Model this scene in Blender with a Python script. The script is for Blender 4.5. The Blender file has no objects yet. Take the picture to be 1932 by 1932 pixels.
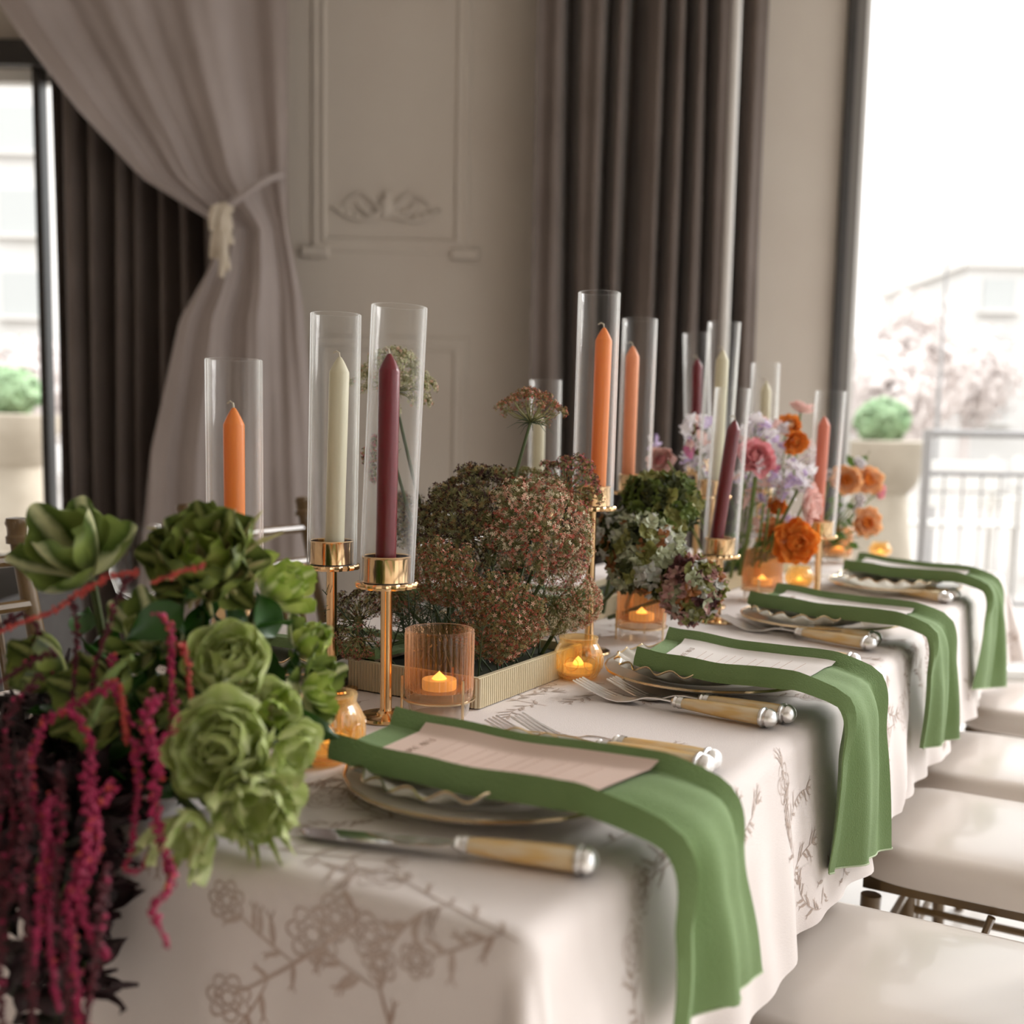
import bpy, math, random
import numpy as np
from mathutils import Vector, Matrix, Euler, noise
R_ = random.Random(7)
PI = math.pi
scn = bpy.context.scene
col = scn.collection

# ------------------------------------------------------------------ camera
F, CX, CY = 2100.0, 966.0, 1047.0
PITCH, ROLL, YAW, CAMH = math.atan(232/2100), 0.019, math.atan(.583), 1.07
Rcam = Matrix.Rotation(YAW, 3, 'Z') @ Matrix.Rotation(PI/2-PITCH, 3, 'X') @ Matrix.Rotation(ROLL, 3, 'Z')
cd = bpy.data.cameras.new('camera'); cam = bpy.data.objects.new('camera', cd); col.objects.link(cam)
cam.matrix_world = Matrix.Translation((0, 0, CAMH)) @ Rcam.to_4x4()
cd.sensor_width = 36; cd.lens = F/1932*36; cd.shift_y = (CY-966)/1932; cd.clip_start = .05; cd.clip_end = 200
cd.dof.use_dof = True; cd.dof.focus_distance = 1.32; cd.dof.aperture_fstop = 3.5
scn.camera = cam

# ------------------------------------------------------------------ sky, sun, exposure
w = bpy.data.worlds.new('sky'); scn.world = w; w.use_nodes = True
nt = w.node_tree; nt.nodes.clear()
tc = nt.nodes.new('ShaderNodeTexCoord'); sx = nt.nodes.new('ShaderNodeSeparateXYZ'); nt.links.new(tc.outputs['Generated'], sx.inputs[0])
cr = nt.nodes.new('ShaderNodeValToRGB'); nt.links.new(sx.outputs['Z'], cr.inputs[0])
cr.color_ramp.elements[0].position = 0.0; cr.color_ramp.elements[0].color = (.90, .90, .885, 1)
cr.color_ramp.elements[1].position = 1.0; cr.color_ramp.elements[1].color = (1.75, 1.78, 1.82, 1)
bg = nt.nodes.new('ShaderNodeBackground'); bg.inputs['Strength'].default_value = .95; nt.links.new(cr.outputs[0], bg.inputs['Color'])
wo = nt.nodes.new('ShaderNodeOutputWorld'); nt.links.new(bg.outputs[0], wo.inputs['Surface'])
sd = bpy.data.lights.new('hazy_sun', 'SUN'); sd.energy = 2.5; sd.angle = math.radians(32); sd.color = (1.0, .985, .972)
so = bpy.data.objects.new('hazy_sun', sd); col.objects.link(so)
SUN_AZ, SUN_EL = math.radians(-58), math.radians(31)     # azimuth in the room frame, from the far wall's normal towards the right
sdir = Matrix.Rotation(YAW, 3, 'Z') @ Vector((math.cos(SUN_EL)*math.sin(-SUN_AZ), math.cos(SUN_EL)*math.cos(SUN_AZ), math.sin(SUN_EL)))
so.rotation_euler = sdir.to_track_quat('Z', 'Y').to_euler()
scn.view_settings.view_transform = 'Standard'; scn.view_settings.look = 'None'
scn.view_settings.exposure = 1.22; scn.view_settings.gamma = 1; scn.view_settings.use_curve_mapping = False
cy = scn.cycles
cy.max_bounces = 8; cy.diffuse_bounces = 4; cy.glossy_bounces = 3; cy.transmission_bounces = 6; cy.transparent_max_bounces = 24
cy.caustics_reflective = False; cy.caustics_refractive = True; cy.sample_clamp_indirect = 4; cy.blur_glossy = .5

# ------------------------------------------------------------------ positions
def ray(px, py): return Rcam @ Vector(((px-CX)/F, -(py-CY)/F, -1))
C0 = Vector((0, 0, CAMH))
def uz(px, py, z=.75): d = ray(px, py); return C0 + d*((z-CAMH)/d.z)
def ud(px, py, dep): return C0 + ray(px, py)*dep
def ux(px, py, X): d = ray(px, py); return C0 + d*(X/d.x)
def uy(px, py, Y): d = ray(px, py); return C0 + d*(Y/d.y)

# ------------------------------------------------------------------ materials
def lin(h):
    h = h.lstrip('#'); v = [int(h[i:i+2], 16)/255 for i in (0, 2, 4)]
    return tuple(((c+.055)/1.055)**2.4 if c > .04045 else c/12.92 for c in v)
MATS = {}
def mat(name, c, rough=.6, metal=0., c2=None, nscale=8., bump=0., bscale=60., transl=0., spec=.5, sheen=0., stretch=None, emit=None, coat=0., detail=4.):
    if name in MATS: return MATS[name]
    m = bpy.data.materials.new(name); m.use_nodes = True; t = m.node_tree; n = t.nodes; l = t.links
    b = n['Principled BSDF']; out = n['Material Output']
    if isinstance(c, str): c = lin(c)
    if isinstance(c2, str): c2 = lin(c2)
    b.inputs['Base Color'].default_value = (*c, 1); b.inputs['Roughness'].default_value = rough
    b.inputs['Metallic'].default_value = metal; b.inputs['Specular IOR Level'].default_value = spec
    if sheen: b.inputs['Sheen Weight'].default_value = sheen; b.inputs['Sheen Roughness'].default_value = .4
    if coat: b.inputs['Coat Weight'].default_value = coat
    co = n.new('ShaderNodeTexCoord'); src = co.outputs['Object']
    if stretch:
        mp = n.new('ShaderNodeMapping'); mp.inputs['Scale'].default_value = stretch; l.new(src, mp.inputs[0]); src = mp.outputs[0]
    csock = None
    if c2 is not None:
        no = n.new('ShaderNodeTexNoise'); no.inputs['Scale'].default_value = nscale; no.inputs['Detail'].default_value = detail; l.new(src, no.inputs['Vector'])
        mr = n.new('ShaderNodeMapRange'); mr.inputs['From Min'].default_value = .36; mr.inputs['From Max'].default_value = .64; l.new(no.outputs['Fac'], mr.inputs['Value'])
        mx = n.new('ShaderNodeMix'); mx.data_type = 'RGBA'; mx.inputs[6].default_value = (*c, 1); mx.inputs[7].default_value = (*c2, 1)
        l.new(mr.outputs['Result'], mx.inputs['Factor']); l.new(mx.outputs[2], b.inputs['Base Color']); csock = mx.outputs[2]
    if bump:
        nb = n.new('ShaderNodeTexNoise'); nb.inputs['Scale'].default_value = bscale; l.new(src, nb.inputs['Vector'])
        bp = n.new('ShaderNodeBump'); bp.inputs['Strength'].default_value = bump; bp.inputs['Distance'].default_value = .002
        l.new(nb.outputs['Fac'], bp.inputs['Height']); l.new(bp.outputs[0], b.inputs['Normal'])
    if emit:
        b.inputs['Emission Color'].default_value = (*emit[0], 1); b.inputs['Emission Strength'].default_value = emit[1]
    if transl:
        tr = n.new('ShaderNodeBsdfTranslucent'); tr.inputs['Color'].default_value = (*c, 1)
        if csock: l.new(csock, tr.inputs['Color'])
        ms = n.new('ShaderNodeMixShader'); ms.inputs[0].default_value = transl
        l.new(b.outputs[0], ms.inputs[1]); l.new(tr.outputs[0], ms.inputs[2]); l.new(ms.outputs[0], out.inputs['Surface'])
    MATS[name] = m; return m
def glass(name, tint=(.97, .98, .975), ior=1.5, edge=.0, rough=.03, power=3., edgecol=(.8, .8, .79), maxf=1.):
    """thin-walled glass: tinted transmission plus the Fresnel reflection of each wall, and a pale diffuse rim painted in for light refracted at the edges"""
    m = bpy.data.materials.new(name); m.use_nodes = True; t = m.node_tree; n = t.nodes; l = t.links; n.clear()
    out = n.new('ShaderNodeOutputMaterial')
    tr = n.new('ShaderNodeBsdfTransparent'); tr.inputs['Color'].default_value = (*tint, 1)
    gl = n.new('ShaderNodeBsdfGlossy'); gl.inputs['Roughness'].default_value = rough; gl.inputs['Color'].default_value = (1, 1, 1, 1)
    fr = n.new('ShaderNodeFresnel'); fr.inputs['IOR'].default_value = ior
    mx = n.new('ShaderNodeMixShader'); ge = n.new('ShaderNodeNewGeometry'); mi_ = n.new('ShaderNodeMath'); mi_.operation = 'MULTIPLY_ADD'; mi_.inputs[1].default_value = 1/ior-ior; mi_.inputs[2].default_value = ior   # same index on both faces of the wall
    l.new(ge.outputs['Backfacing'], mi_.inputs[0]); l.new(mi_.outputs[0], fr.inputs['IOR'])
    l.new(fr.outputs[0], mx.inputs[0]); l.new(tr.outputs[0], mx.inputs[1]); l.new(gl.outputs[0], mx.inputs[2])
    last = mx
    if edge:  # diffuse edge colour painted in for window light bent through the wall
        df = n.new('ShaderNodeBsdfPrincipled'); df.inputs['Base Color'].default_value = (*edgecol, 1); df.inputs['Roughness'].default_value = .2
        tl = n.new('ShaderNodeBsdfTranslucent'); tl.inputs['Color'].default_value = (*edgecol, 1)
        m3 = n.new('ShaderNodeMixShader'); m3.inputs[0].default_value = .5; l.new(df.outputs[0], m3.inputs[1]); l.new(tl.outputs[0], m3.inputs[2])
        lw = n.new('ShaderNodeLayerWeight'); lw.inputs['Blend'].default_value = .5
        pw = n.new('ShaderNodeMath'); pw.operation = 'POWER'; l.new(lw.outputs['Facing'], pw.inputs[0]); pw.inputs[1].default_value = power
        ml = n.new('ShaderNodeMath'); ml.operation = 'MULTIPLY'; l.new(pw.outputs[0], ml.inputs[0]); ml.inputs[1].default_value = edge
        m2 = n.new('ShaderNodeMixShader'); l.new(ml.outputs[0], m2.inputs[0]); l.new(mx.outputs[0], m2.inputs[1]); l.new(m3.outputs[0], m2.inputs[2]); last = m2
    l.new(last.outputs[0], out.inputs['Surface']); MATS[name] = m; return m

M = dict(
 plaster=mat('plaster', '#c6bcb0', .75, c2='#c2b7ab', nscale=3, bump=.05, bscale=90),
 ceiling=mat('ceiling_paint', '#d8d2ca', .8),
 floor=mat('floor_tile', '#e3dfda', .25, c2='#dcd6cf', nscale=2),
 dark_frame=mat('dark_frame', '#2b2826', .4, c2='#332f2c'),
 grey_frame=mat('grey_frame', '#6c6762', .5),
 white_frame=mat('white_frame', '#dedcd8', .4),
 curtain=mat('dark_curtain', '#685c55', .85, c2='#60544d', nscale=5, bump=.15, bscale=300, sheen=.2),
 drape=mat('sheer_drape', '#aea29d', .8, c2='#a69a95', nscale=3, transl=.12, sheen=.1),
 tuft=mat('tie_tuft', '#cfc3b2', .8, c2='#c2b5a2', nscale=20),
 pole=mat('white_pole', '#cfcac5', .35),
 cloth=mat('tablecloth', '#e7deda', .8, c2='#e1d7d3', nscale=6, bump=.25, bscale=900, sheen=.1),
 ink=mat('brown_print', '#b09c90', .85, c2='#c0afa4', nscale=14),
 inkside=mat('brown_print_bold', '#b39b8e', .85, c2='#c6b4a9', nscale=18),
 napkin=mat('green_linen', '#789260', .85, c2='#6b8550', nscale=5, bump=.5, bscale=420, sheen=.12, stretch=(1, 2.2, 1)),
 hem=mat('napkin_stitching', '#b3bfa0', .8),
 menu1=mat('menu_card', '#d9c0b4', .7, c2='#d5bbae', nscale=4),
 menu2=mat('menu_card_pale', '#e2dcd8', .7, c2='#ddd6d1', nscale=4),
 print_=mat('menu_print', '#c2a99c', .8),
 gold=mat('polished_gold', (.88, .60, .33), .12, 1., c2=(.82, .54, .29), nscale=3),
 goldrim=mat('gold_rim', (.76, .60, .38), .25, 1.),
 silver=mat('silver', (.90, .89, .88), .30, 1.),
 blade=mat('polished_blade', (.80, .81, .83), .09, 1.),
 horn=mat('pearl_handle', '#fbe9c6', .28, c2='#f4d08c', nscale=10, coat=.4, transl=.25, stretch=(3, 14, 14), detail=1),
 candle_o=mat('orange_wax', '#f68c34', .42, c2='#f49848', nscale=4, transl=.25),
 candle_p=mat('peach_wax', '#f7ab7c', .42, c2='#f5a474', nscale=4, transl=.25),
 candle_c=mat('cream_wax', '#e6dfc6', .4, c2='#ddd5b8', nscale=4, transl=.2),
 candle_b=mat('burgundy_wax', '#640418', .28, c2='#70081e', nscale=4),
 candle_k=mat('coral_wax', '#e58a70', .38, c2='#e79277', nscale=4, transl=.25),
 wick=mat('wick', '#cfc6b4', .8),
 seat=mat('white_vinyl', '#ddd3cb', .28, c2='#d8cdc4', nscale=3, coat=.15),
 chairwood=mat('antique_gold_wood', '#6e5633', .35, c2='#5b4526', nscale=9, coat=.3),
 tablewood=mat('table_wood', '#a08a70', .6),
 grey_uph=mat('grey_upholstery', '#5d5a58', .8, c2='#555250', nscale=12),
 tray=mat('fluted_ceramic', '#d6c9ab', .6, c2='#cfc0a0', nscale=8),
 foam=mat('dark_moss', '#1d2313', .95, c2='#2c3018', nscale=30),
 flame=mat('tealight_glow', (1., .6, .15), .5, emit=((1., .58, .18), 1.0)),
 wax=mat('tealight_wax', (.95, .75, .42), .5, emit=((1., .55, .18), .16)),  # faint emission paints the flame's glow into the wax
 stem=mat('flower_stem', '#4d5a2b', .55, c2='#3f4c24', nscale=20, transl=.1),
 stem_l=mat('pale_stem', '#7f9150', .5, c2='#6f8344', nscale=20, transl=.15),
 ray=mat('umbel_ray', '#8f8d5c', .6),
 needle=mat('feathery_green', '#38482a', .6),
 leaf=mat('dark_leaf', '#2f5a1c', .4, c2='#24460f', nscale=25, transl=.25),
 pave=mat('terrace_paving', '#8d8883', .7, c2='#969089', nscale=1.5),
 stone=mat('planter_stone', '#a89e8e', .8, c2='#9d9383', nscale=6),
 boxwood=mat('boxwood', '#a3bd96', .7, c2='#93b087', nscale=9, transl=.2),
 haze_tree=mat('bare_hazy_twigs', '#dcd4d0', .9, c2='#d5ccc8', nscale=4, transl=.2),  # distance haze painted into the pale trunk and crown colour
 bldg=mat('haze_pale_building', '#d0cecb', .8, c2='#cac8c4', nscale=.6),  # near-white wall colour holds the haze and overexposure
 bldgw=mat('building_window', '#b4b6b4', .4),
 rail=mat('terrace_railing', '#8e8c8b', .5),
 bench=mat('white_bench', '#d2cfca', .6),
)
def real_glass(name, tint, ior, thin, rough=0.):
    m = glass(name, tint, ior); t = m.node_tree; n = t.nodes; l = t.links; out = n['Material Output']; old = out.inputs['Surface'].links[0].from_socket
    g = n.new('ShaderNodeBsdfGlass'); g.inputs['IOR'].default_value = ior; g.inputs['Roughness'].default_value = rough; g.inputs['Color'].default_value = (*tint, 1)
    x = n.new('ShaderNodeMixShader'); x.inputs[0].default_value = 1-thin; l.new(old, x.inputs[1]); l.new(g.outputs[0], x.inputs[2]); l.new(x.outputs[0], out.inputs['Surface']); return m
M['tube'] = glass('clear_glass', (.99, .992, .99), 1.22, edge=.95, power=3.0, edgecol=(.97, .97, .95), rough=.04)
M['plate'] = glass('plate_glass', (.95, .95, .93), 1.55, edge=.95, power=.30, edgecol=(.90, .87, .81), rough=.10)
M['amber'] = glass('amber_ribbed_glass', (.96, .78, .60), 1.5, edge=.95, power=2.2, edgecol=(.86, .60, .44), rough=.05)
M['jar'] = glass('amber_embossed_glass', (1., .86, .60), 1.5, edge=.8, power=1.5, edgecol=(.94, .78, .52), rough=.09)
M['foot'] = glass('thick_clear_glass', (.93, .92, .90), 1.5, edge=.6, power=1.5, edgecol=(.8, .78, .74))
M['window'] = glass('window_glass', (.985, .985, .985), 1.1)

def streak(name, edge, mid, dark, width, transl=.22, s=1.6):
    """petal colour: pale centre streak along the petal's own length, darker margins, blotches"""
    m = bpy.data.materials.new(name); m.use_nodes = True; t = m.node_tree; n = t.nodes; l = t.links
    b = n['Principled BSDF']; out = n['Material Output']; b.inputs['Roughness'].default_value = .42
    co = n.new('ShaderNodeTexCoord'); sp = n.new('ShaderNodeSeparateXYZ'); l.new(co.outputs['Object'], sp.inputs[0])
    ab = n.new('ShaderNodeMath'); ab.operation = 'ABSOLUTE'; l.new(sp.outputs['X'], ab.inputs[0])
    no = n.new('ShaderNodeTexNoise'); no.inputs['Scale'].default_value = 1/width; no.inputs['Detail'].default_value = 5; l.new(co.outputs['Object'], no.inputs['Vector'])
    dv = n.new('ShaderNodeMath'); dv.operation = 'MULTIPLY_ADD'; dv.inputs[1].default_value = s/width; l.new(ab.outputs[0], dv.inputs[0])
    mr = n.new('ShaderNodeMath'); mr.operation = 'MULTIPLY_ADD'; l.new(no.outputs['Fac'], mr.inputs[0]); mr.inputs[1].default_value = 1.3; mr.inputs[2].default_value = -.62
    l.new(mr.outputs[0], dv.inputs[2])
    cr = n.new('ShaderNodeValToRGB'); l.new(dv.outputs[0], cr.inputs[0]); e = cr.color_ramp.elements
    e[0].position = .12; e[0].color = (*lin(mid), 1); e[1].position = 1.; e[1].color = (*lin(edge), 1)
    x = e.new(.42); x.color = (*lin(dark), 1)
    l.new(cr.outputs[0], b.inputs['Base Color'])
    tr = n.new('ShaderNodeBsdfTranslucent'); l.new(cr.outputs[0], tr.inputs['Color'])
    ms = n.new('ShaderNodeMixShader'); ms.inputs[0].default_value = transl; l.new(b.outputs[0], ms.inputs[1]); l.new(tr.outputs[0], ms.inputs[2]); l.new(ms.outputs[0], out.inputs['Surface'])
    MATS[name] = m; return m

# ------------------------------------------------------------------ mesh builder
class MB:
    def __init__(s): s.v = []; s.f = []; s.m = []; s.sm = []
    def add(s, vs, fs, mi=0, smooth=True):
        o = len(s.v); s.v += [tuple(p) for p in vs]; s.f += [tuple(i+o for i in q) for q in fs]; s.m += [mi]*len(fs); s.sm += [smooth]*len(fs); return s
    def box(s, a, b, mi=0, bev=0.):
        x0, y0, z0 = a; x1, y1, z1 = b
        if bev <= 0:
            vs = [(x, y, z) for z in (z0, z1) for y in (y0, y1) for x in (x0, x1)]
            return s.add(vs, [(0, 2, 3, 1), (4, 5, 7, 6), (0, 1, 5, 4), (2, 6, 7, 3), (0, 4, 6, 2), (1, 3, 7, 5)], mi, False)
        k = bev; vs = []; idx = {}
        for sx_ in (0, 1):
            for sy_ in (0, 1):
                for sz_ in (0, 1):
                    X = (x0, x1)[sx_]; Y = (y0, y1)[sy_]; Z = (z0, z1)[sz_]; dx = k*(1-2*sx_); dy = k*(1-2*sy_); dz = k*(1-2*sz_)
                    idx[(sx_, sy_, sz_)] = (len(vs), len(vs)+1, len(vs)+2)
                    vs += [(X, Y+dy, Z+dz), (X+dx, Y, Z+dz), (X+dx, Y+dy, Z)]
        I = lambda x, y, z, a: idx[(x, y, z)][a]
        fs = [(I(0,0,0,0), I(0,0,1,0), I(0,1,1,0), I(0,1,0,0)), (I(1,0,0,0), I(1,1,0,0), I(1,1,1,0), I(1,0,1,0)),
              (I(0,0,0,1), I(1,0,0,1), I(1,0,1,1), I(0,0,1,1)), (I(0,1,0,1), I(0,1,1,1), I(1,1,1,1), I(1,1,0,1)),
              (I(0,0,0,2), I(0,1,0,2), I(1,1,0,2), I(1,0,0,2)), (I(0,0,1,2), I(1,0,1,2), I(1,1,1,2), I(0,1,1,2))]
        for y in (0, 1):
            for z in (0, 1):
                fs.append((I(0,y,z,1), I(1,y,z,1), I(1,y,z,2), I(0,y,z,2)))
        for x in (0, 1):
            for z in (0, 1): fs.append((I(x,0,z,0), I(x,1,z,0), I(x,1,z,2), I(x,0,z,2)))
            for y in (0, 1): fs.append((I(x,y,0,0), I(x,y,1,0), I(x,y,1,1), I(x,y,0,1)))
        for kk in idx.values(): fs.append(kk)
        return s.add(vs, fs, mi, False)
    def tube(s, pts, rad, n=8, mi=0, cap=True, smooth=True):
        pts = [Vector(p) for p in pts]; k = len(pts)
        if not hasattr(rad, '__len__'): rad = [rad]*k
        vs = []; up = None
        for i, p in enumerate(pts):
            t = (pts[min(i+1, k-1)]-pts[max(i-1, 0)]); t = t.normalized() if t.length > 1e-9 else Vector((0, 0, 1))
            if up is None: up = t.orthogonal().normalized()
            a = up - t*up.dot(t); a = a.normalized() if a.length > 1e-6 else t.orthogonal().normalized(); up = a; b = t.cross(a)
            for j in range(n):
                an = 2*PI*j/n; vs.append(p + (a*math.cos(an)+b*math.sin(an))*rad[i])
        fs = [(i*n+j, i*n+(j+1) % n, (i+1)*n+(j+1) % n, (i+1)*n+j) for i in range(k-1) for j in range(n)]
        if cap: fs += [tuple(range(n-1, -1, -1)), tuple((k-1)*n+j for j in range(n))]
        return s.add(vs, fs, mi, smooth)
    def lathe(s, prof, n=32, c=(0, 0, 0), mi=0, mod=None, closed=False, smooth=True):
        vs = []
        for (r, z) in prof:
            for j in range(n):
                a = 2*PI*j/n; rr, dz = (r, 0) if mod is None else mod(r, z, a)
                vs.append((c[0]+rr*math.cos(a), c[1]+rr*math.sin(a), c[2]+z+dz))
        k = len(prof); fs = [(i*n+j, i*n+(j+1) % n, (i+1)*n+(j+1) % n, (i+1)*n+j) for i in range(k-1) for j in range(n)]
        if closed: fs += [((k-1)*n+j, (k-1)*n+(j+1) % n, (j+1) % n, j) for j in range(n)]
        return s.add(vs, fs, mi, smooth)
    def grid(s, P, mi=0, smooth=True, wrap=False):
        nr, nc = len(P), len(P[0]); vs = [p for row in P for p in row]
        fs = [(i*nc+j, i*nc+(j+1) % nc, (i+1)*nc+(j+1) % nc, (i+1)*nc+j) for i in range(nr-1) for j in range(nc if wrap else nc-1)]
        return s.add(vs, fs, mi, smooth)
    def octa(s, c, r, mi=0, sq=1., rot=0.):
        x, y, z = c; q = [(r*math.cos(rot+i*PI/2), r*math.sin(rot+i*PI/2)) for i in range(4)]
        return s.add([(x+a, y+b, z) for a, b in q]+[(x, y, z+r*sq), (x, y, z-r*sq)], [(0, 1, 4), (1, 2, 4), (2, 3, 4), (3, 0, 4), (1, 0, 5), (2, 1, 5), (3, 2, 5), (0, 3, 5)], mi, True)
    def ball(s, c, r, n=8, m=5, mi=0, sq=(1, 1, 1)):
        P = []
        for i in range(m+1):
            th = PI*i/m; P.append([(c[0]+r*sq[0]*math.sin(th)*math.cos(2*PI*j/n), c[1]+r*sq[1]*math.sin(th)*math.sin(2*PI*j/n), c[2]+r*sq[2]*math.cos(th)) for j in range(n)])
        return s.grid(P, mi, True, True)
    def mesh(s, name, mats, sharp=38):
        me = bpy.data.meshes.new(name); me.from_pydata(s.v, [], s.f); me.validate(verbose=False)
        for m in (mats if isinstance(mats, (list, tuple)) else [mats]): me.materials.append(m)
        if len(me.polygons) == len(s.f):
            me.polygons.foreach_set('material_index', s.m); me.polygons.foreach_set('use_smooth', s.sm)
        else: me.polygons.foreach_set('use_smooth', [True]*len(me.polygons))
        if sharp: me.set_sharp_from_angle(angle=math.radians(sharp))
        me.update(); return me
    def build(s, name, mats, parent=None, loc=None): return link(name, s.mesh(name, mats), parent, loc)
def link(name, me, parent=None, loc=None, mtx=None):
    o = bpy.data.objects.new(name, me); col.objects.link(o)
    if parent is not None: o.parent = parent
    if mtx is not None: o.matrix_basis = mtx
    elif loc is not None: o.location = loc
    return o
def tag(o, label=None, cat=None, group=None, kind=None):
    for k, v in (('label', label), ('category', cat), ('group', group), ('kind', kind)):
        if v: o[k] = v
    return o
def thing(name, label, cat, loc=(0, 0, 0), rz=0., group=None, rot=None):
    o = bpy.data.objects.new(name, None); col.objects.link(o); o.location = loc; o.rotation_euler = rot or (0, 0, rz); o.empty_display_size = .05
    return tag(o, label, cat, group)
def copy_tree(o, parent=None):
    c = o.copy(); col.objects.link(c); c.parent = parent
    for ch in o.children: copy_tree(ch, c)
    return c
def room(o): o.rotation_euler = (0, 0, YAW); return o
def lerp(a, b, t): return a+(b-a)*t
def interp(pts, x):
    if x <= pts[0][0]: return pts[0][1]
    for (a, b), (c, d) in zip(pts, pts[1:]):
        if x <= c: return b+(d-b)*(x-a)/(c-a)
    return pts[-1][1]
def smooth_path(pts, n=6):
    pts = [Vector(p) for p in pts]; out = []
    P = [pts[0]]+pts+[pts[-1]]
    for i in range(1, len(P)-2):
        a, b, c, d = P[i-1], P[i], P[i+1], P[i+2]
        for k in range(n):
            t = k/n; out.append(.5*((2*b)+(c-a)*t+(2*a-5*b+4*c-d)*t*t+(-a+3*b-3*c+d)*t**3))
    out.append(pts[-1]); return out
def up_to(v): return Vector(v).to_track_quat('Z', 'Y').to_matrix().to_4x4()

# ================================================================== ROOM (built in the room frame: u right, d away from the camera, z up)
W = 4.6; TH = .16; ZC = 3.5
def struct(name, mb, m, parent=None):
    o = mb.build(name, m, parent)
    if parent is None: room(o); o['kind'] = 'structure'
    return o
struct('floor', MB().box((-3.6, -2.6, -.1), (3.46, W+TH, 0)), M['floor'])
struct('ceiling', MB().box((-3.6, -2.6, ZC), (3.46, W+TH, ZC+.12)), M['ceiling'])
LW0, LW1, LT = -3.3, -1.80, 2.475
RW0, RW1, RT = 1.30, 3.25, 3.1
mb = MB()
mb.box((-3.6, W, 0), (LW0, W+TH, ZC)).box((LW0, W, LT), (LW1, W+TH, ZC)).box((LW0, W, 0), (LW1, W+TH, .06))
mb.box((LW1, W, 0), (RW0, W+TH, ZC)).box((RW0, W, RT), (RW1, W+TH, ZC)).box((RW0, W, 0), (RW1, W+TH, .06)).box((RW1, W, 0), (3.46, W+TH, ZC))
wall_back = struct('wall_back', mb, M['plaster'])
struct('wall_left', MB().box((-3.6, -2.6, 0), (-3.44, W, ZC)), M['plaster'])
struct('wall_front', MB().box((-3.6, -2.76, 0), (3.46, -2.6, ZC)), M['plaster'])
mb = MB(); ops = [(-2.3, -.5), (-.2, 1.9), (2.15, 4.35)]
mb.box((3.3, -2.6, 3.32), (3.46, W, ZC)).box((3.3, -2.6, 0), (3.46, W, .06))
prev = -2.6
for a, b in ops: mb.box((3.3, prev, .06), (3.46, a, 3.32)); prev = b
mb.box((3.3, prev, .06), (3.46, W, 3.32))
struct('wall_right', mb, M['plaster'])
def window(name, a, b, fixed, z0, z1, axis, fr, mull, matf):
    root = bpy.data.objects.new(name, None); col.objects.link(root); room(root); root['kind'] = 'structure'
    def bx(p, q, f0, f1, zz0, zz1, m, nm):
        k = MB(); k.box((p, f0, zz0), (q, f1, zz1)) if axis == 'u' else k.box((f0, p, zz0), (f1, q, zz1)); return k.build(nm, m, root)
    w_ = fr
    bx(a, a+w_, fixed, fixed+.06, z0, z1, matf, 'window_frame'); bx(b-w_, b, fixed, fixed+.06, z0, z1, matf, 'window_frame')
    bx(a+w_, b-w_, fixed, fixed+.06, z1-w_, z1, matf, 'window_frame'); bx(a+w_, b-w_, fixed, fixed+.06, z0, z0+w_, matf, 'window_frame')
    last = a+w_
    for mu in list(mull)+[b-w_]:
        g = bx(last, mu, fixed+.027, fixed+.033, z0+w_, z1-w_, M['window'], 'window_pane')
        if mu != b-w_: bx(mu, mu+.05, fixed-.005, fixed+.05, z0+w_, z1-w_, matf, 'window_frame'); last = mu+.05
    return root
w1 = window('window_1', LW0, LW1, W+.05, .06, LT, 'u', .045, [], M['white_frame'])
w2 = window('window_2', RW0+.05, RW1, W+.05, .06, RT, 'u', .045, [], M['white_frame'])
for i, (a, b) in enumerate(ops): window('window_%d' % (i+3), a, b, 3.34, .06, 3.32, 'd', .06, [(a+b)/2], M['white_frame'])
# slim dark uprights and grey reveals beside the glass, the dark head over the left window
struct('trim_1', MB().box((-1.935, W-.02, .0), (-1.905, W+.05, LT)), M['dark_frame'])
struct('trim_2', MB().box((LW0, W-.06, LT-.01), (-1.80, W-.001, LT+.085)), M['dark_frame'])
struct('trim_3', MB().box((1.283, W-.04, 0), (1.312, W+.02, RT)), M['dark_frame'])
struct('trim_4', MB().box((1.312, W-.03, 0), (1.352, W+.12, RT)), M['grey_frame'])
struct('baseboard_back', MB().box((-1.8, W-.018, 0), (1.27, W-.0005, .14), bev=.006), M['plaster'])
struct('trim_5', MB().box((-3.44, W-.09, ZC-.12), (3.3, W-.0005, ZC-.001), bev=.02), M['ceiling'])
# raised picture-frame mouldings on the plaster, with a scroll ornament
def moulding(name, u0, u1, z0, z1, w_=.062):
    mb = MB(); y = W
    prof = [(0, .0005), (.008, .008), (.020, .011), (.030, .006), (.040, .007), (.05, .013), (.056, .011), (w_, .0005)]
    for k, (du, dd) in enumerate(prof[:-1]):
        (a0, d0), (a1, d1) = prof[k], prof[k+1]
        ring = lambda a, d: [(u0+a, y-d, z0+a), (u1-a, y-d, z0+a), (u1-a, y-d, z1-a), (u0+a, y-d, z1-a)]
        A, B = ring(a0, d0), ring(a1, d1); mb.add(A+B, [(i, (i+1) % 4, 4+(i+1) % 4, 4+i) for i in range(4)], 0, False)
    return struct(name, mb, M['plaster'])
moulding('trim_6', -.835, -.195, 1.775, 3.02)
moulding('trim_7', -.835, -.195, .28, 1.45)
struct('trim_8', MB().box((-.875, W-.02, 1.755), (-.76, W-.0005, 1.80), bev=.006).box((-.27, W-.02, 1.755), (-.155, W-.0005, 1.80), bev=.006), M['plaster'])
mb = MB(); oc = -.53
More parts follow.
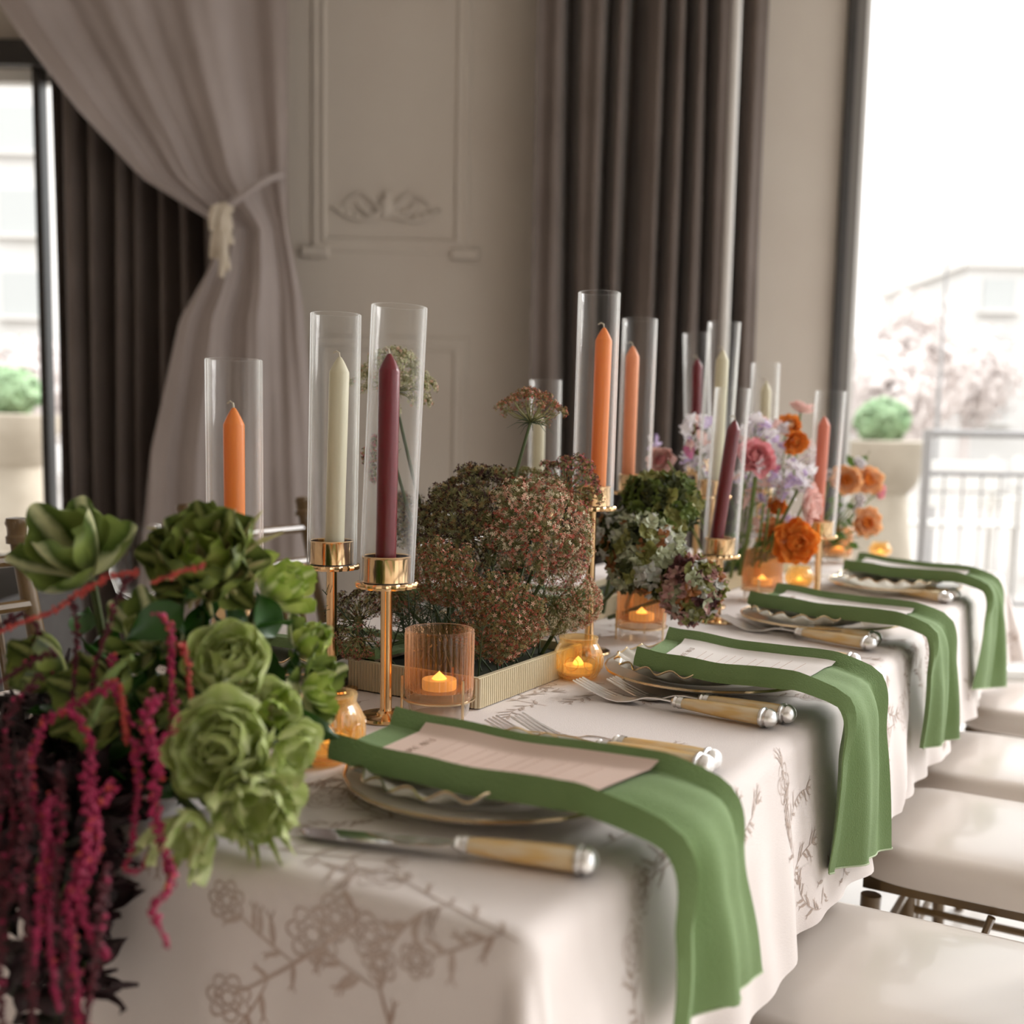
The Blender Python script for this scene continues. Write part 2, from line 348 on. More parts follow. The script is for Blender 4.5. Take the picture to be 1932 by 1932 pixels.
for sgn in (-1, 1):
    for k, (r0, h) in enumerate(((.20, .0), (.15, .03), (.10, .05))):
        pts = [(oc+sgn*(.02+r0*t), W-.008, 1.925+.055*math.sin(t*PI)*(1 if k % 2 else -.6)+h*.4+.03*t) for t in np.linspace(0, 1, 12)]
        mb.tube(pts, [.009*(1-.6*t)+.002 for t in np.linspace(0, 1, 12)], 6)
    for k in range(5): mb.ball((oc+sgn*(.05+.035*k), W-.006, 1.93+.012*math.sin(k*2)), .014, 8, 5, sq=(1.3, .6, .8))
mb.ball((oc, W-.006, 1.955), .035, 12, 7, sq=(1, .5, 1.3)).ball((oc, W-.006, 2.0), .018, 8, 5)
struct('trim_9', mb, M['plaster'])

# ------------------------------------------------------------------ curtains and drape
def pleated(u0, u1, d, z0, z1, folds, depth, seed, nz=14):
    rr = random.Random(seed); mb = MB()
    xs = [u0]; 
    cuts = sorted(folds); keys = []
    N = 240; P = []
    for iz in range(nz+1):
        t = iz/nz; z = z0+(z1-z0)*t; row = []
        for i in range(N+1):
            u = u0+(u1-u0)*i/N
            k = 0
            for c_, wd, dp in cuts:
                q = (u-c_-.012*math.sin(z*1.1+c_*9))/wd; k += dp*math.exp(-q*q)
            ph = .010*math.sin(u*75+1.3*math.sin(z*.8)+u*u*9)
            row.append((u, d+k*depth+ph, z))
        P.append(row)
    return mb.grid(P)
def ucur(px): return (px-966)/2100*4.5/1.0
fr = [(1058, .022, 1.2), (1122, .018, .9), (1163, .028, 1.3), (1214, .016, .8), (1252, .015, 1.1), (1292, .016, 1.0), (1345, .020, 1.4), (1405, .018, .8)]
c = pleated(.055, .93, 4.36, .01, 3.12, [((p-966)/2100*4.5*1.02, w_, k) for p, w_, k in fr], .15, 1)
o = tag(c.build('curtain', M['curtain']), 'dark taupe floor-length curtain in deep pleats right of the panelled wall', 'curtain'); room(o)
fl = [(158, .02, .8), (196, .018, .7), (232, .03, 1.3), (268, .02, .7), (300, .035, 1.4), (345, .03, 1.2), (395, .03, 1.2)]
c = pleated(-1.80, -1.0, 4.40, .01, 3.0, [((p-966)/2100*4.5*1.02, w_, k) for p, w_, k in fl], .14, 2)
o = tag(c.build('curtain', M['curtain']), 'dark taupe curtain hanging by the narrow left window behind the pale drape', 'curtain'); room(o)
# gathered pale drape with tie-back
zl = [(0, -1.47), (.674, -1.416), (.975, -1.384), (1.467, -1.268), (1.66, -1.15), (1.80, -1.10), (1.832, -1.15), (1.979, -1.40), (2.218, -1.63), (2.473, -1.83), (2.62, -1.93), (3.2, -2.4)]
zr = [(0, -.70), (.687, -.735), (1.1, -.76), (1.55, -.80), (1.80, -.85), (1.989, -.85), (2.6, -.84), (3.2, -.83)]
P = []; NZ = 90; NU = 260
for i in range(NZ+1):
    z = .01+(3.16-.01)*i/NZ
    a, b = interp(zl, z), interp(zr, z); g = math.exp(-((z-1.83)/.20)**2)
    row = []
    for j in range(NU+1):
        s = j/NU
        # folds squeeze toward the tie, which sits left of centre
        s2 = lerp(s, s**1.25, g)
        u = lerp(a, b, s2)
        fold = .026*(1-.5*g)*math.sin(2*PI*(4.2*s+.35*math.sin(3*s+z*.7)))+.005*math.sin(2*PI*(11*s+.2*z))+.016*math.sin(2*PI*2.1*s+1.2*z)
        d = 4.22+fold*(1 if z > 1.83 else .8)-.05*math.sin(PI*s)*(1-g)
        row.append((u, d, z))
    P.append(row)
dr = room(thing('gathered_drape', 'pale sheer drape gathered by a tie-back in the corner', 'drape'))
MB().grid(P).build('drape_cloth', M['drape'], dr)
tb = [(-.86, 4.18, 1.99), (-.93, 4.12, 1.94), (-1.0, 4.10, 1.885), (-1.05, 4.10, 1.85)]
MB().tube(smooth_path(tb, 5), .014, 8).build('tie_strap', M['drape'], dr)
mb = MB(); rr = random.Random(3)
for k in range(16):
    q = Vector((-1.075+rr.uniform(-.045, .05), 4.09+rr.uniform(-.02, .02), 1.74+rr.uniform(-.10, .09)))
    pts = [Vector((-1.06, 4.10, 1.85)), lerp(Vector((-1.06, 4.10, 1.85)), q, .6)+Vector((rr.uniform(-.02, .02), -.02, 0)), q+Vector((0, 0, -.04))]
    mb.tube(smooth_path(pts, 4), [.006+.010*math.sin(PI*t*.8) for t in np.linspace(0, 1, 9)], 6)
mb.ball((-1.055, 4.10, 1.845), .03, 10, 6, sq=(1.2, .8, .8))
mb.build('tassel', M['tuft'], dr)
o = tag(MB().tube([(0.772, 4.20, .02), (0.772, 4.20, 3.2)], .0175, 12).lathe([(0, 0), (.12, 0), (.12, .015), (0, .02)], 20, (0.772, 4.20, 0)).build('backdrop_pole', M['pole']), 'slim white upright pole in front of the dark pleated curtain', 'pole'); room(o)

# grey padded armchair by the left window
t = room(thing('grey_armchair', 'grey padded armchair low by the left window', 'armchair'))
def cushion(a, b, r, n=8):
    mb = MB(); cx_, cy_, cz_ = [(p+q)/2 for p, q in zip(a, b)]; hx, hy, hz = [(q-p)/2 for p, q in zip(a, b)]
    P = []
    m = 16; k = 40
    for i in range(m+1):
        th = PI*i/m-PI/2; row = []
        for j in range(k):
            ph = 2*PI*j/k; e = .35
            f = lambda x, p: math.copysign(abs(x)**p, x)
            row.append((cx_+hx*f(math.cos(th), e)*f(math.cos(ph), e), cy_+hy*f(math.cos(th), e)*f(math.sin(ph), e), cz_+hz*f(math.sin(th), e*1.3)))
        P.append(row)
    return mb.grid(P, 0, True, True)
cushion((-2.15, 3.0, .22), (-1.40, 3.6, .42), .05).build('seat', M['grey_uph'], t)
cushion((-2.15, 3.5, .36), (-1.42, 3.68, .64), .05).build('backrest', M['grey_uph'], t)
for u in (-2.2, -1.5): cushion((u, 3.0, .24), (u+.12, 3.6, .56), .05).build('armrest', M['grey_uph'], t)
for u in (-2.1, -1.47):
    for d in (3.05, 3.58): MB().tube([(u, d, 0), (u, d, .25)], .018, 8).build('leg', M['dark_frame'], t)

# ================================================================== OUTSIDE
o = struct('terrace_ground', MB().box((-40, W+TH+.01, -.16), (45, 60, -.06)), M['pave'])
def railing(u0, u1, d, label):
    t = room(thing('terrace_railing', label, 'railing'))
    MB().tube([(u0, d, 1.11), (u1, d, 1.11)], .022, 8).build('top_rail', M['rail'], t)
    MB().tube([(u0, d, .88), (u1, d, .88)], .014, 8).build('middle_rail', M['rail'], t)
    MB().tube([(u0, d, .12), (u1, d, .12)], .014, 8).build('bottom_rail', M['rail'], t)
    first = None; n = int((u1-u0)/.11)
    me = MB().tube([(0, 0, .12), (0, 0, .88)], .006, 6).mesh('baluster', M['rail'])
    for k in range(1, n): link('baluster', me, t, (u0+(u1-u0)*k/n, d, 0))
    me = MB().tube([(0, 0, -.06), (0, 0, 1.13)], .028, 8).mesh('rail_post', M['rail'])
    k = u0
    while k < u1+.01: link('rail_post', me, t, (k, d, 0)); k += 1.32
railing(2.40, 6.36, 6.5, 'grey metal terrace railing outside the right window')
def leafball(c, r, n, size, seed, m, sq=(1, 1, 1), lo=.72):
    rr = random.Random(seed); mb = MB()
    for k in range(n):
        v = Vector((rr.gauss(0, 1), rr.gauss(0, 1), rr.gauss(0, 1))).normalized(); q = rr.uniform(lo, 1)*r*(1+.10*math.sin(v.x*5+seed)*math.sin(v.z*6+v.y*4))
        p = Vector(c)+Vector((v.x*q*sq[0], v.y*q*sq[1], v.z*q*sq[2])); a = v.orthogonal().normalized()*size*rr.uniform(.6, 1.3); a.rotate(Matrix.Rotation(rr.uniform(0, 6.3), 3, v)); b = v.cross(a)*.6
        nrm = v*size*.5*rr.uniform(-1, 1)
        mb.add([p-a, p+b+nrm, p+a, p-b-nrm], [(0, 1, 2, 3)], 0, False)
    return mb
def planter(u, d, zb, r, label, seed):
    t = room(thing('topiary_planter', label, 'planter', (0, 0, 0)))
    MB().lathe([(0, -.06), (.34, -.06), (.34, .1), (.26, .16), (.22, .5), (.20, zb-r-.35), (.26, zb-r-.28), (.31, zb-r-.12), (.34, zb-r-.02), (.34, zb-r+.02), (.28, zb-r+.03), (0, zb-r)], 28, (u, d, 0)).build('stone_urn', M['stone'], t)
    f = leafball((u, d, zb), r, 2600, .035, seed, M['boxwood'], (1.12, 1.12, .92)).ball((u, d, zb), r*.8, 20, 12, sq=(1.1, 1.1, .9)).build('foliage', M['boxwood'], t); f['kind'] = 'stuff'
planter(2.62, 8, 1.20, .17, 'stone planter with a round green topiary outside the right window', 5)
planter(-3.60, 8, 1.29, .19, 'stone planter with a round green topiary outside the left window', 6)
def bench(u, d, label, w_=1.1):
    t = room(thing('terrace_bench', label, 'bench'))
    for k in range(4): MB().box((u, d+.11*k, .42), (u+w_, d+.11*k+.09, .45), bev=.005).build('seat_slat', M['bench'], t)
    for k in range(3): MB().box((u, d+.44, .55+.13*k), (u+w_, d+.47, .65+.13*k), bev=.005).build('back_slat', M['bench'], t)
    for x in (u+.05, u+w_-.1):
        MB().box((x, d, -.06), (x+.05, d+.05, .62)).build('leg', M['bench'], t); MB().box((x, d+.47, -.06), (x+.05, d+.52, .95)).build('leg', M['bench'], t)
        MB().box((x, d, .62), (x+.05, d+.5, .65)).build('armrest', M['bench'], t)
bench(2.75, 8.3, 'white slatted bench on the terrace, nearer the topiary')
bench(4.3, 9.2, 'white slatted bench farther along the terrace railing', 1.3)
bench(-3.45, 9.6, 'white slatted bench outside the left window')
def building(u0, u1, d, h, label, nw, nh, wsc=.5, z0=1.2, depth=6):
    t = room(thing('apartment_building', label, 'building'))
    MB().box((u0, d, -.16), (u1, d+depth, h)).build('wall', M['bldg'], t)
    MB().box((u0-.15, d-.15, h), (u1+.15, d+depth, h+.25)).build('roof', M['bench'], t)
    cw, ch = (u1-u0)/nw, (h-z0)/nh; me = MB().box((-cw*wsc/2, -.03, 0), (cw*wsc/2, .02, ch*.55)).mesh('window', M['bldgw'])
    ms = MB().box((-cw*wsc/2-.1, -.18, -.08), (cw*wsc/2+.1, .0, 0)).mesh('window_sill', M['bench'])
    for i in range(nw):
        for j in range(nh):
            p = (u0+cw*(i+.5), d-.02, z0+ch*(j+.25)); wo_ = link('window', me, t, p); link('window_sill', ms, wo_, (0, 0, 0))
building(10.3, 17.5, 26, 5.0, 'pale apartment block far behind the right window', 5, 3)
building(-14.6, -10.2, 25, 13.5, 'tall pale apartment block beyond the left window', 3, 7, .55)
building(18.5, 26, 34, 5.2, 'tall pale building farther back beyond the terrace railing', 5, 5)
def tree(u, d, zc, r, h, label, seed, name='hazy_tree'):
    rr = random.Random(seed); t = room(thing(name, label, 'tree'))
    mb = MB().tube([(u, d, -.1), (u+.05, d, zc*.5), (u, d, zc)], [.16, .11, .05], 8)
    for k in range(12):
        a = rr.uniform(0, 6.28); L = r*rr.uniform(.6, 1.1); z = zc*rr.uniform(.5, 1)
        mb.tube([(u, d, z), (u+L*.5*math.cos(a), d+L*.5*math.sin(a), z+L*.4), (u+L*math.cos(a), d+L*math.sin(a), z+L*rr.uniform(.5, 1.))], [.05, .03, .01], 5)
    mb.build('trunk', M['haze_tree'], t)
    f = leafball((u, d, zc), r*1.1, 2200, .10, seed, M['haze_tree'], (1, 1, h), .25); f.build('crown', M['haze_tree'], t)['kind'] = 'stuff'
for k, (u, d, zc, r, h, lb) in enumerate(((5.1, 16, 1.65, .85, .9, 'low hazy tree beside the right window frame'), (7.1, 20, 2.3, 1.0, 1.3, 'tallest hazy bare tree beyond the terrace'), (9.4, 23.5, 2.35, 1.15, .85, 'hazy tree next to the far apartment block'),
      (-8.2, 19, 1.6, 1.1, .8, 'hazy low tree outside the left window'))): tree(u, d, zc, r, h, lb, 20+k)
t = room(thing('thin_pole', 'thin pale grey pole outside among the hazy trees', 'pole'))
MB().tube([(3.58, 9.5, -.06), (3.58, 9.5, 1.4), (3.58, 9.5, 2.68)], [.022, .018, .010], 8).build('shaft', M['rail'], t)
MB().lathe([(0, -.06), (.07, -.06), (.07, -.03), (.03, .0), (0, .0)], 12, (3.58, 9.5, 0)).build('foot_plate', M['rail'], t)

# ================================================================== TABLE AND CLOTH
XE, XL, Y0, Y1, ZT = -.322, -1.20, .585, 2.985, .75      # right edge, left edge, near end, far end, top
t = thing('banquet_table', 'long folding banquet table hidden under the printed cloth', 'table', (0, 0, 0))
MB().box((XL+.012, Y0+.012, ZT-.032), (XE-.012, Y1-.012, ZT-.004), bev=.004).build('table_top', M['tablewood'], t)
for x in (XL+.32, XE-.32):
    for y in (Y0+.25, Y1-.25): MB().tube([(x, y, 0), (x, y, ZT-.03)], .014, 8).build('leg', M['rail'], t)
for y in (Y0+.25, Y1-.25): MB().tube([(XL+.32, y, .3), (XE-.32, y, .3)], .010, 8).build('crossbar', M['rail'], t)
RE = .020
def drape_pt(u, v, off=0.):
    """cloth coordinates (flat, the cloth laid out) -> draped position"""
    cx_ = min(max(u, XL+RE), XE-RE); cy_ = min(max(v, Y0+RE), Y1-RE)
    du, dv = u-cx_, v-cy_; t_ = math.hypot(du, dv)
    ty = .0012*math.sin(u*9+v*5)+.0008*math.sin(v*17-u*6)
    if t_ < 1e-6: return Vector((u, v, ZT+off+ty*.5))
    nx, ny = du/t_, dv/t_; cf = 2*abs(nx*ny); Q = RE*PI/2
    if t_ < Q:
        a = t_/RE; r = (RE+off); return Vector((cx_+nx*r*math.sin(a), cy_+ny*r*math.sin(a), ZT-RE+r*math.cos(a)+ty*.3))
    h = t_-Q; s = cx_*1.0+cy_
    k = min(h/.18, 1.4)
    wave = .006*k*math.sin(s*19+1.2)+.004*k*math.sin(s*41+2*k)+.003*k*math.sin(s*67)
    if nx > .8:
        g = (cy_-(1.90-.75*h-.05))/.028; wave -= .020*k*math.exp(-g*g)
        g = (cy_-(1.06-.9*h))/.03; wave -= .010*k*math.exp(-g*g)
        g = (cy_-(1.50-.3*h))/.05; wave += .010*k*math.exp(-g*g)
    fl_ = .02*k+wave + cf*k*(.055+.020*math.cos(6*math.atan2(ny, nx)))
    r = RE+off+fl_
    return Vector((cx_+nx*r, cy_+ny*r, ZT-RE-h*(1-.10*cf)))
DROP = .215
us = sorted(set([round(x, 4) for x in list(np.linspace(XL-DROP, XL+.03, 26))+list(np.linspace(XL+.03, XE-.03, 40))+list(np.linspace(XE-.03, XE+DROP, 52))]))
vs_ = sorted(set([round(x, 4) for x in list(np.linspace(Y0-DROP-.03, Y0+.03, 48))+list(np.linspace(Y0+.03, Y1-.03, 220))+list(np.linspace(Y1-.03, Y1+DROP, 26))]))
cl = tag(MB().grid([[drape_pt(u, v) for u in us] for v in vs_]).build('tablecloth', M['cloth']), 'cream tablecloth with brown floral print covering the long table', 'tablecloth')
# printed vines: fine ribbons lying on the cloth
def print_sprigs():
    top = MB(); side = MB(); rr = random.Random(11)
    def ribbon(pts, w_):
        k = len(pts)
        beyond = [max(u-(XE-.004), (Y0+.004)-v, 0) for u, v in pts]
        sd = sum(1 for q in beyond if q > 0) > k/2
        if any((u > XE-.004 and v < Y0+.01) or u < XL-.05 or v > Y1+.1 for u, v in pts): return
        if any(u > XE+DROP-.01 or v < Y0-DROP-.02 for u, v in pts): return
        front = sum(1 for u, v in pts if v < Y0+.004) > k/2
        if front: w_ *= 1.7
        P = []
        for i, (u, v) in enumerate(pts):
            a = pts[max(i-1, 0)]; b = pts[min(i+1, k-1)]; dx, dy = b[0]-a[0], b[1]-a[1]; L = math.hypot(dx, dy) or 1
            ww = w_*(.45+.55*math.sin(PI*(i+.6)/(k+.2)))
            P.append([drape_pt(u-dy/L*ww/2, v+dx/L*ww/2, .0006), drape_pt(u+dy/L*ww/2, v-dx/L*ww/2, .0006)])
        (side if front else top).grid(P)
    def curve(x, y, a, L, bend, n=8):
        pts = [(x, y)]
        for i in range(n): a += bend/n; x += math.cos(a)*L/n; y += math.sin(a)*L/n; pts.append((x, y))
        return pts, a
    def leaf_(x, y, a, s):
        if y < Y0:
            if rr.random() < .35: return
            s *= 1.15
        for sg in (-1, 1):
            p, _ = curve(x, y, a+sg*.5, s, -sg*1.1, 5); ribbon(p, .0011)
        p, _ = curve(x, y, a, s*.7, .1, 3); ribbon(p, .0008)
    def flower(x, y, s):
        n = rr.randint(5, 7)
        for ring in (1, .62, .32):
            for i in range(n):
                a = 2*PI*(i+ring)/n; a2 = 2*PI*(i+1+ring)/n
                pts = []
                for q in range(6):
                    f = q/5; an = a+(a2-a)*f; r = s*ring*(.78+.30*math.sin(PI*f)); pts.append((x+r*math.cos(an), y+r*math.sin(an)*.85))
                ribbon(pts, .0011)
        for i in range(9):
            a = rr.uniform(0, 6.28); ribbon([(x+s*.35*math.cos(a), y+s*.35*math.sin(a)), (x+s*.7*math.cos(a), y+s*.7*math.sin(a))], .0007)
    def vine(x, y, a, L, depth=0):
        bend = rr.uniform(-1.3, 1.3); n = 9; pts, ae = curve(x, y, a, L, bend, n)
        ribbon(pts, .0018 if depth == 0 else .0012)
        for i in range(1, n, 1 if depth else 2):
            px_, py_ = pts[i]; side_ = rr.choice((-1, 1)); aa = math.atan2(pts[i][1]-pts[i-1][1], pts[i][0]-pts[i-1][0])
            leaf_(px_, py_, aa+side_*rr.uniform(.6, 1.1), rr.uniform(.012, .024))
            if depth < 1 and rr.random() < .5: vine(px_, py_, aa-side_*rr.uniform(.6, 1.2), L*.5, depth+1)
        if rr.random() < .5: flower(pts[-1][0]+.012*math.cos(ae), pts[-1][1]+.012*math.sin(ae), rr.uniform(.013, .026))
        else:
            for k in (-.6, 0, .6): leaf_(pts[-1][0], pts[-1][1], ae+k, .02)
    y = Y0-DROP
    while y < Y1:
        x = XL-.05
        if y < Y0: rr.random()
        while x < XE+DROP:
            dens = .85 if (y < 1.9 or x > XE-.02) else .6
            if rr.random() < (.62 if y < Y0 else dens): vine(x+rr.uniform(-.05, .05), y+rr.uniform(-.05, .05), rr.uniform(0, 6.28), rr.uniform(.10, .17))
            x += .15
        y += .125
    return top, side
top, side = print_sprigs()
a = top.build('printed_pattern', M['ink'], cl); a['kind'] = 'stuff'
a = side.build('printed_pattern', M['inkside'], cl); a['kind'] = 'stuff'

# ================================================================== CHAIRS
def cushion_mb(cx_, cy_, hx, hy, z0, z1, bulge=.012):
    mb = MB(); P = []; prof = [(.93, z0), (.985, z0+.006), (1.0, z0+.016), (1.0, z1-.024), (.985, z1-.010), (.95, z1-.002), (.86, z1+.003), (.6, z1+bulge*.75), (.3, z1+bulge), (.0, z1+bulge*1.05)]
    for s, z in prof:
        row = []
        for j in range(48):
            a = 2*PI*j/48; e = .28+.4*(1-s)
            f = lambda q: math.copysign(abs(q)**e, q); row.append((cx_+hx*s*f(math.cos(a)), cy_+hy*s*f(math.sin(a)), z))
        P.append(row)
    return mb.grid(P, 0, True, True)
def make_chair(label, group):
    """faces -X; origin on the floor under the seat centre"""
    t = thing('banquet_chair', label, 'chair', group=group); wd = M['chairwood']; hx, hy = .19, .185
    cushion_mb(0, 0, hx, hy, .425, .478).build('seat_cushion', M['seat'], t)
    fr_ = MB(); fr_.box((-hx+.01, -hy+.035, .404), (hx-.01, -hy+.058, .424)).box((-hx+.01, hy-.058, .404), (hx-.01, hy-.035, .424)).box((-hx+.01, -hy+.035, .404), (-hx+.035, hy-.035, .424)).box((hx-.035, -hy+.035, .404), (hx-.01, hy-.035, .424))
    fr_.build('seat_frame', wd, t)
    for sy_ in (-1, 1):
        y = sy_*(hy-.025)
        MB().tube([(-hx+.025, y, 0), (-hx+.02, y, .10), (-hx+.025, y, .40)], [.010, .013, .015], 10).build('leg', wd, t)
        MB().tube([(hx+.03, y, 0), (hx-.01, y, .25), (hx-.012, y, .43), (hx+.03, y*1.0, .68), (hx+.085, y, .895)], [.011, .014, .015, .0135, .0125], 10).build('back_post', wd, t)
        MB().lathe([(0, 0), (.016, 0), (.0165, .01), (.014, .013), (.0145, .024), (.017, .03), (.015, .038), (0, .040)], 12, (hx+.087, y, .890)).build('finial', wd, t)
        for z in (.13, .26): MB().tube([(-hx+.025, y, z), (hx, y, z)], .007, 8).build('stretcher', wd, t)
        MB().tube([(-hx+.025, y, .36), (-.03, y, .30), (0, y, .405)], .006, 8).build('brace', wd, t)
    for z in (.17, .30): MB().tube([(-hx+.025, -hy+.025, z), (-hx+.025, hy-.025, z)], .007, 8).build('stretcher', wd, t)
    for z, x in ((.865, hx+.080), (.80, hx+.058), (.56, hx+.005)): MB().tube([(x, -hy+.025, z), (x, hy-.025, z)], .009, 8).build('back_rail', wd, t)
    me = MB().tube([(hx+.008, 0, .56), (hx+.058, 0, .80)], .006, 8).mesh('spindle', wd)
    for k in range(5): link('spindle', me, t, (0, -.10+.05*k, 0))
    return t
ch = make_chair('white-cushioned gold-framed chair nearest the camera, right of the table', 'chairs along the right side')
ch.location = (-.205, 1.235, 0)
for y, lb, x in ((1.80, 'white-cushioned gold-framed chair, second along the right side of the table', -.165), (2.235, 'white-cushioned gold-framed chair, third along the right side of the table', -.175), (2.80, 'white-cushioned gold-framed chair farthest along the right side, next to the window', -.17)):
    c = copy_tree(ch); c.location = (x, y, 0); c['label'] = lb
for y, lb, x in ((.900, 'gold-framed chair behind the green bouquet, its left back post leaning', -1.20), (1.600, 'gold-framed chair behind the glass tube of the orange candle', -1.25), (2.27, 'gold-framed chair mostly hidden behind the lace flowers', -1.25)):
    c = copy_tree(ch); c.location = (x, y, 0); c.rotation_euler = (0, 0, PI); c['label'] = lb; c['group'] = 'chairs along the left side'

# ================================================================== PLATES
def make_charger():
    r = .134; prof = [(0, .0015), (.070, .0015), (.078, .004), (.086, .011), (.100, .013), (r-.004, .0165), (r, .0175), (r, .0145), (r-.004, .0135), (.10, .010), (.088, .008), (.080, .0), (.070, -.001), (0, -.001)]
    t = thing('charger_plate', '', 'plate'); MB().lathe(prof, 72).build('plate_body', M['plate'], t)
    MB().lathe([(r-.0018, .0172), (r-.0004, .0182), (r+.0006, .0178), (r+.0006, .0152), (r-.0018, .0150)], 96, mod=lambda rr_, z, a: (rr_+.0004*math.sin(a*72), 0), closed=True).build('gold_rim', M['goldrim'], t)
    return t
def make_scalloped():
    r = .104; t = thing('scalloped_plate', '', 'plate'); n = 19
    def md(rr_, z, a):
        k = max(0, (rr_-.070)/(r-.070)); return rr_+.003*k*math.cos(a*n+1), .0030*k*math.sin(a*n)
    prof = [(0, .002), (.062, .002), (.072, .006), (.085, .012), (.096, .0165), (r, .021), (r, .019), (.096, .0145), (.085, .010), (.073, .003), (.062, 0), (0, 0)]
    MB().lathe(prof, 190, mod=md).build('plate_body', M['plate'], t)
    MB().lathe([(r-.0014, .0206), (r+.0003, .0218), (r+.0010, .0205), (r-.0004, .0190)], 190, mod=md, closed=True).build('gold_rim', M['goldrim'], t)
    return t
chg, scp = make_charger(), make_scalloped()
where = ['at the near right place setting', 'at the second right place setting, by the amber jar', 'at the third right place setting', 'at the farthest right place setting', 'across the table, behind the front gold stems', 'across the table behind the lace flowers']
PC = [(-.498, .832), (-.495, 1.362), (-.488, 1.885), (-.478, 2.432), (-.985, 1.135), (-.985, 1.66)]
for i, (x, y) in enumerate(PC):
    a = chg if i == 0 else copy_tree(chg); a.location = (x, y, ZT+.002); a['label'] = 'gold-rimmed glass charger plate '+where[i]; a['group'] = 'glass charger plates'
    b = scp if i == 0 else copy_tree(scp); b.location = (x-.004, y-.028, ZT+.0145); b.rotation_euler = (0, 0, i*.7); b['label'] = 'wavy gold-rimmed glass plate '+where[i]; b['group'] = 'scalloped plates'

# ================================================================== NAPKINS
def napkin(idx, P0, P1, P2, P3, Q0, Q1, label, seed):
    """corner points of the flat part (near-left, far-left, near-bend, far-bend) and of the hanging end"""
    P0, P1, P2, P3, Q0, Q1 = map(Vector, (P0, P1, P2, P3, Q0, Q1)); rr = random.Random(seed)
    t = thing('napkin', label, 'napkin', (0, 0, 0), group='green napkins'); TT = 25; 
    rows = []; NS = 60; xedge = XE+RE
    def spine(a, b, q, s, outx, side_):
        # s in 0..1 flat part to the bend, 1..2 over the table edge and down; Hermite through uneven knots
        gap = max(0, xedge-b.x); zo = lerp(b.z-.010, ZT+.014, min(1, gap/.10))
        over = Vector((xedge+.012, lerp(b.y, q.y, .15), zo)); sh = Vector((lerp(xedge+.022, q.x, .35), lerp(b.y, q.y, .38), ZT-.045))
        K = [(0, a), (.5, lerp(a, b, .5)-Vector((0, 0, .004))), (.85, lerp(a, b, .88)), (1., b), (1.0+min(.25, .06+gap*1.6), over), (1.5, sh), (1.75, lerp(sh, q, .5)+Vector((.002, 0, 0))), (2., q)]
        if K[3][1].x > over.x-.02: K.pop(3)
        i = 0
        while i < len(K)-2 and s > K[i+1][0]: i += 1
        def tan(j):
            j0, j1 = max(j-1, 0), min(j+1, len(K)-1); return (K[j1][1]-K[j0][1])/(K[j1][0]-K[j0][0])
        h = K[i+1][0]-K[i][0]; u = (s-K[i][0])/h; p0, p1, m0, m1 = K[i][1], K[i+1][1], tan(i)*h, tan(i+1)*h
        p = p0*(2*u**3-3*u*u+1)+m0*(u**3-2*u*u+u)+p1*(-2*u**3+3*u*u)+m1*(u**3-u*u)
        if s < 1: p.z += .0012*math.sin(s*17+seed+side_*2)*(1-s)
        return p
    for i in range(NS+1):
        s = 2*i/NS; a = spine(P0, P2, Q0, s, 0, 0); b = spine(P1, P3, Q1, s, 0, 1)
        k = min(max(s-.8, 0)/.75, 1); k = k*k*(3-2*k); row = []
        w_ = (b-a); L = w_.length; wn = w_/L
        s2 = s+.01; a2 = spine(P0, P2, Q0, min(s2, 2), 0, 0) if s2 <= 2 else a; tn = (a2-a) if s2 <= 2 and (a2-a).length > 1e-6 else Vector((0, 0, -1))
        if s >= 1.98: tn = (Q0-P2)
        nrm = wn.cross(tn.normalized()).normalized()*-1
        if nrm.z < 0 and s < 1: nrm = -nrm
        if s >= 1 and nrm.x < 0: nrm = -nrm
        edge_h = lerp(.020, .006, k); mid_h = lerp(.0035, .0045, k)
        ring = []
        NA = 22
        for j in range(NA+1):     # upper skin
            q = j/NA; e = min(q, 1-q); roll = math.exp(-((e-.055)/.05)**2)
            h = mid_h+(edge_h-mid_h)*roll*(1 if e > .055 else 1)
            if e < .055: h = edge_h*math.sin(PI/2*e/.055)*.75+edge_h*.25
            fold = k*(.010*math.sin(q*9.5+seed+s*.8)+.006*math.sin(q*17+seed*2-s))*math.sin(PI*q)**.5
            ring.append(a+w_*q+nrm*(h+fold))
        for j in range(NA, -1, -1):   # underside
            q = j/NA; fold = k*(.010*math.sin(q*9.5+seed+s*.8)+.006*math.sin(q*17+seed*2-s))*math.sin(PI*q)**.5
            ring.append(a+w_*q+nrm*(fold-.001*(0 < j < NA)-lerp(.010, .0, k)*math.exp(-((e-.05)/.045)**2)))
        rows.append(ring)
    mb = MB().grid(rows, 0, True, True); n0 = len(rows[0]); mb.f.append(tuple(range(n0-1, -1, -1))); mb.m.append(0); mb.sm.append(False)
    o_ = len(mb.v)-n0; mb.f.append(tuple(range(o_, o_+n0))); mb.m.append(0); mb.sm.append(False)
    mb.build('napkin_cloth', M['napkin'], t)
    MB().tube([rows[-1][j]+Vector((0, 0, -.0005)) for j in range(23)], .0012, 6).build('stitched_hem', M['hem'], t)
    return t, rows
NP = []
zn = .789
def npk(px0, px1, px2, px3, qn, qf, zt=zn): 
    return [uz(*p, zt) for p in (px0, px1, px2, px3)]
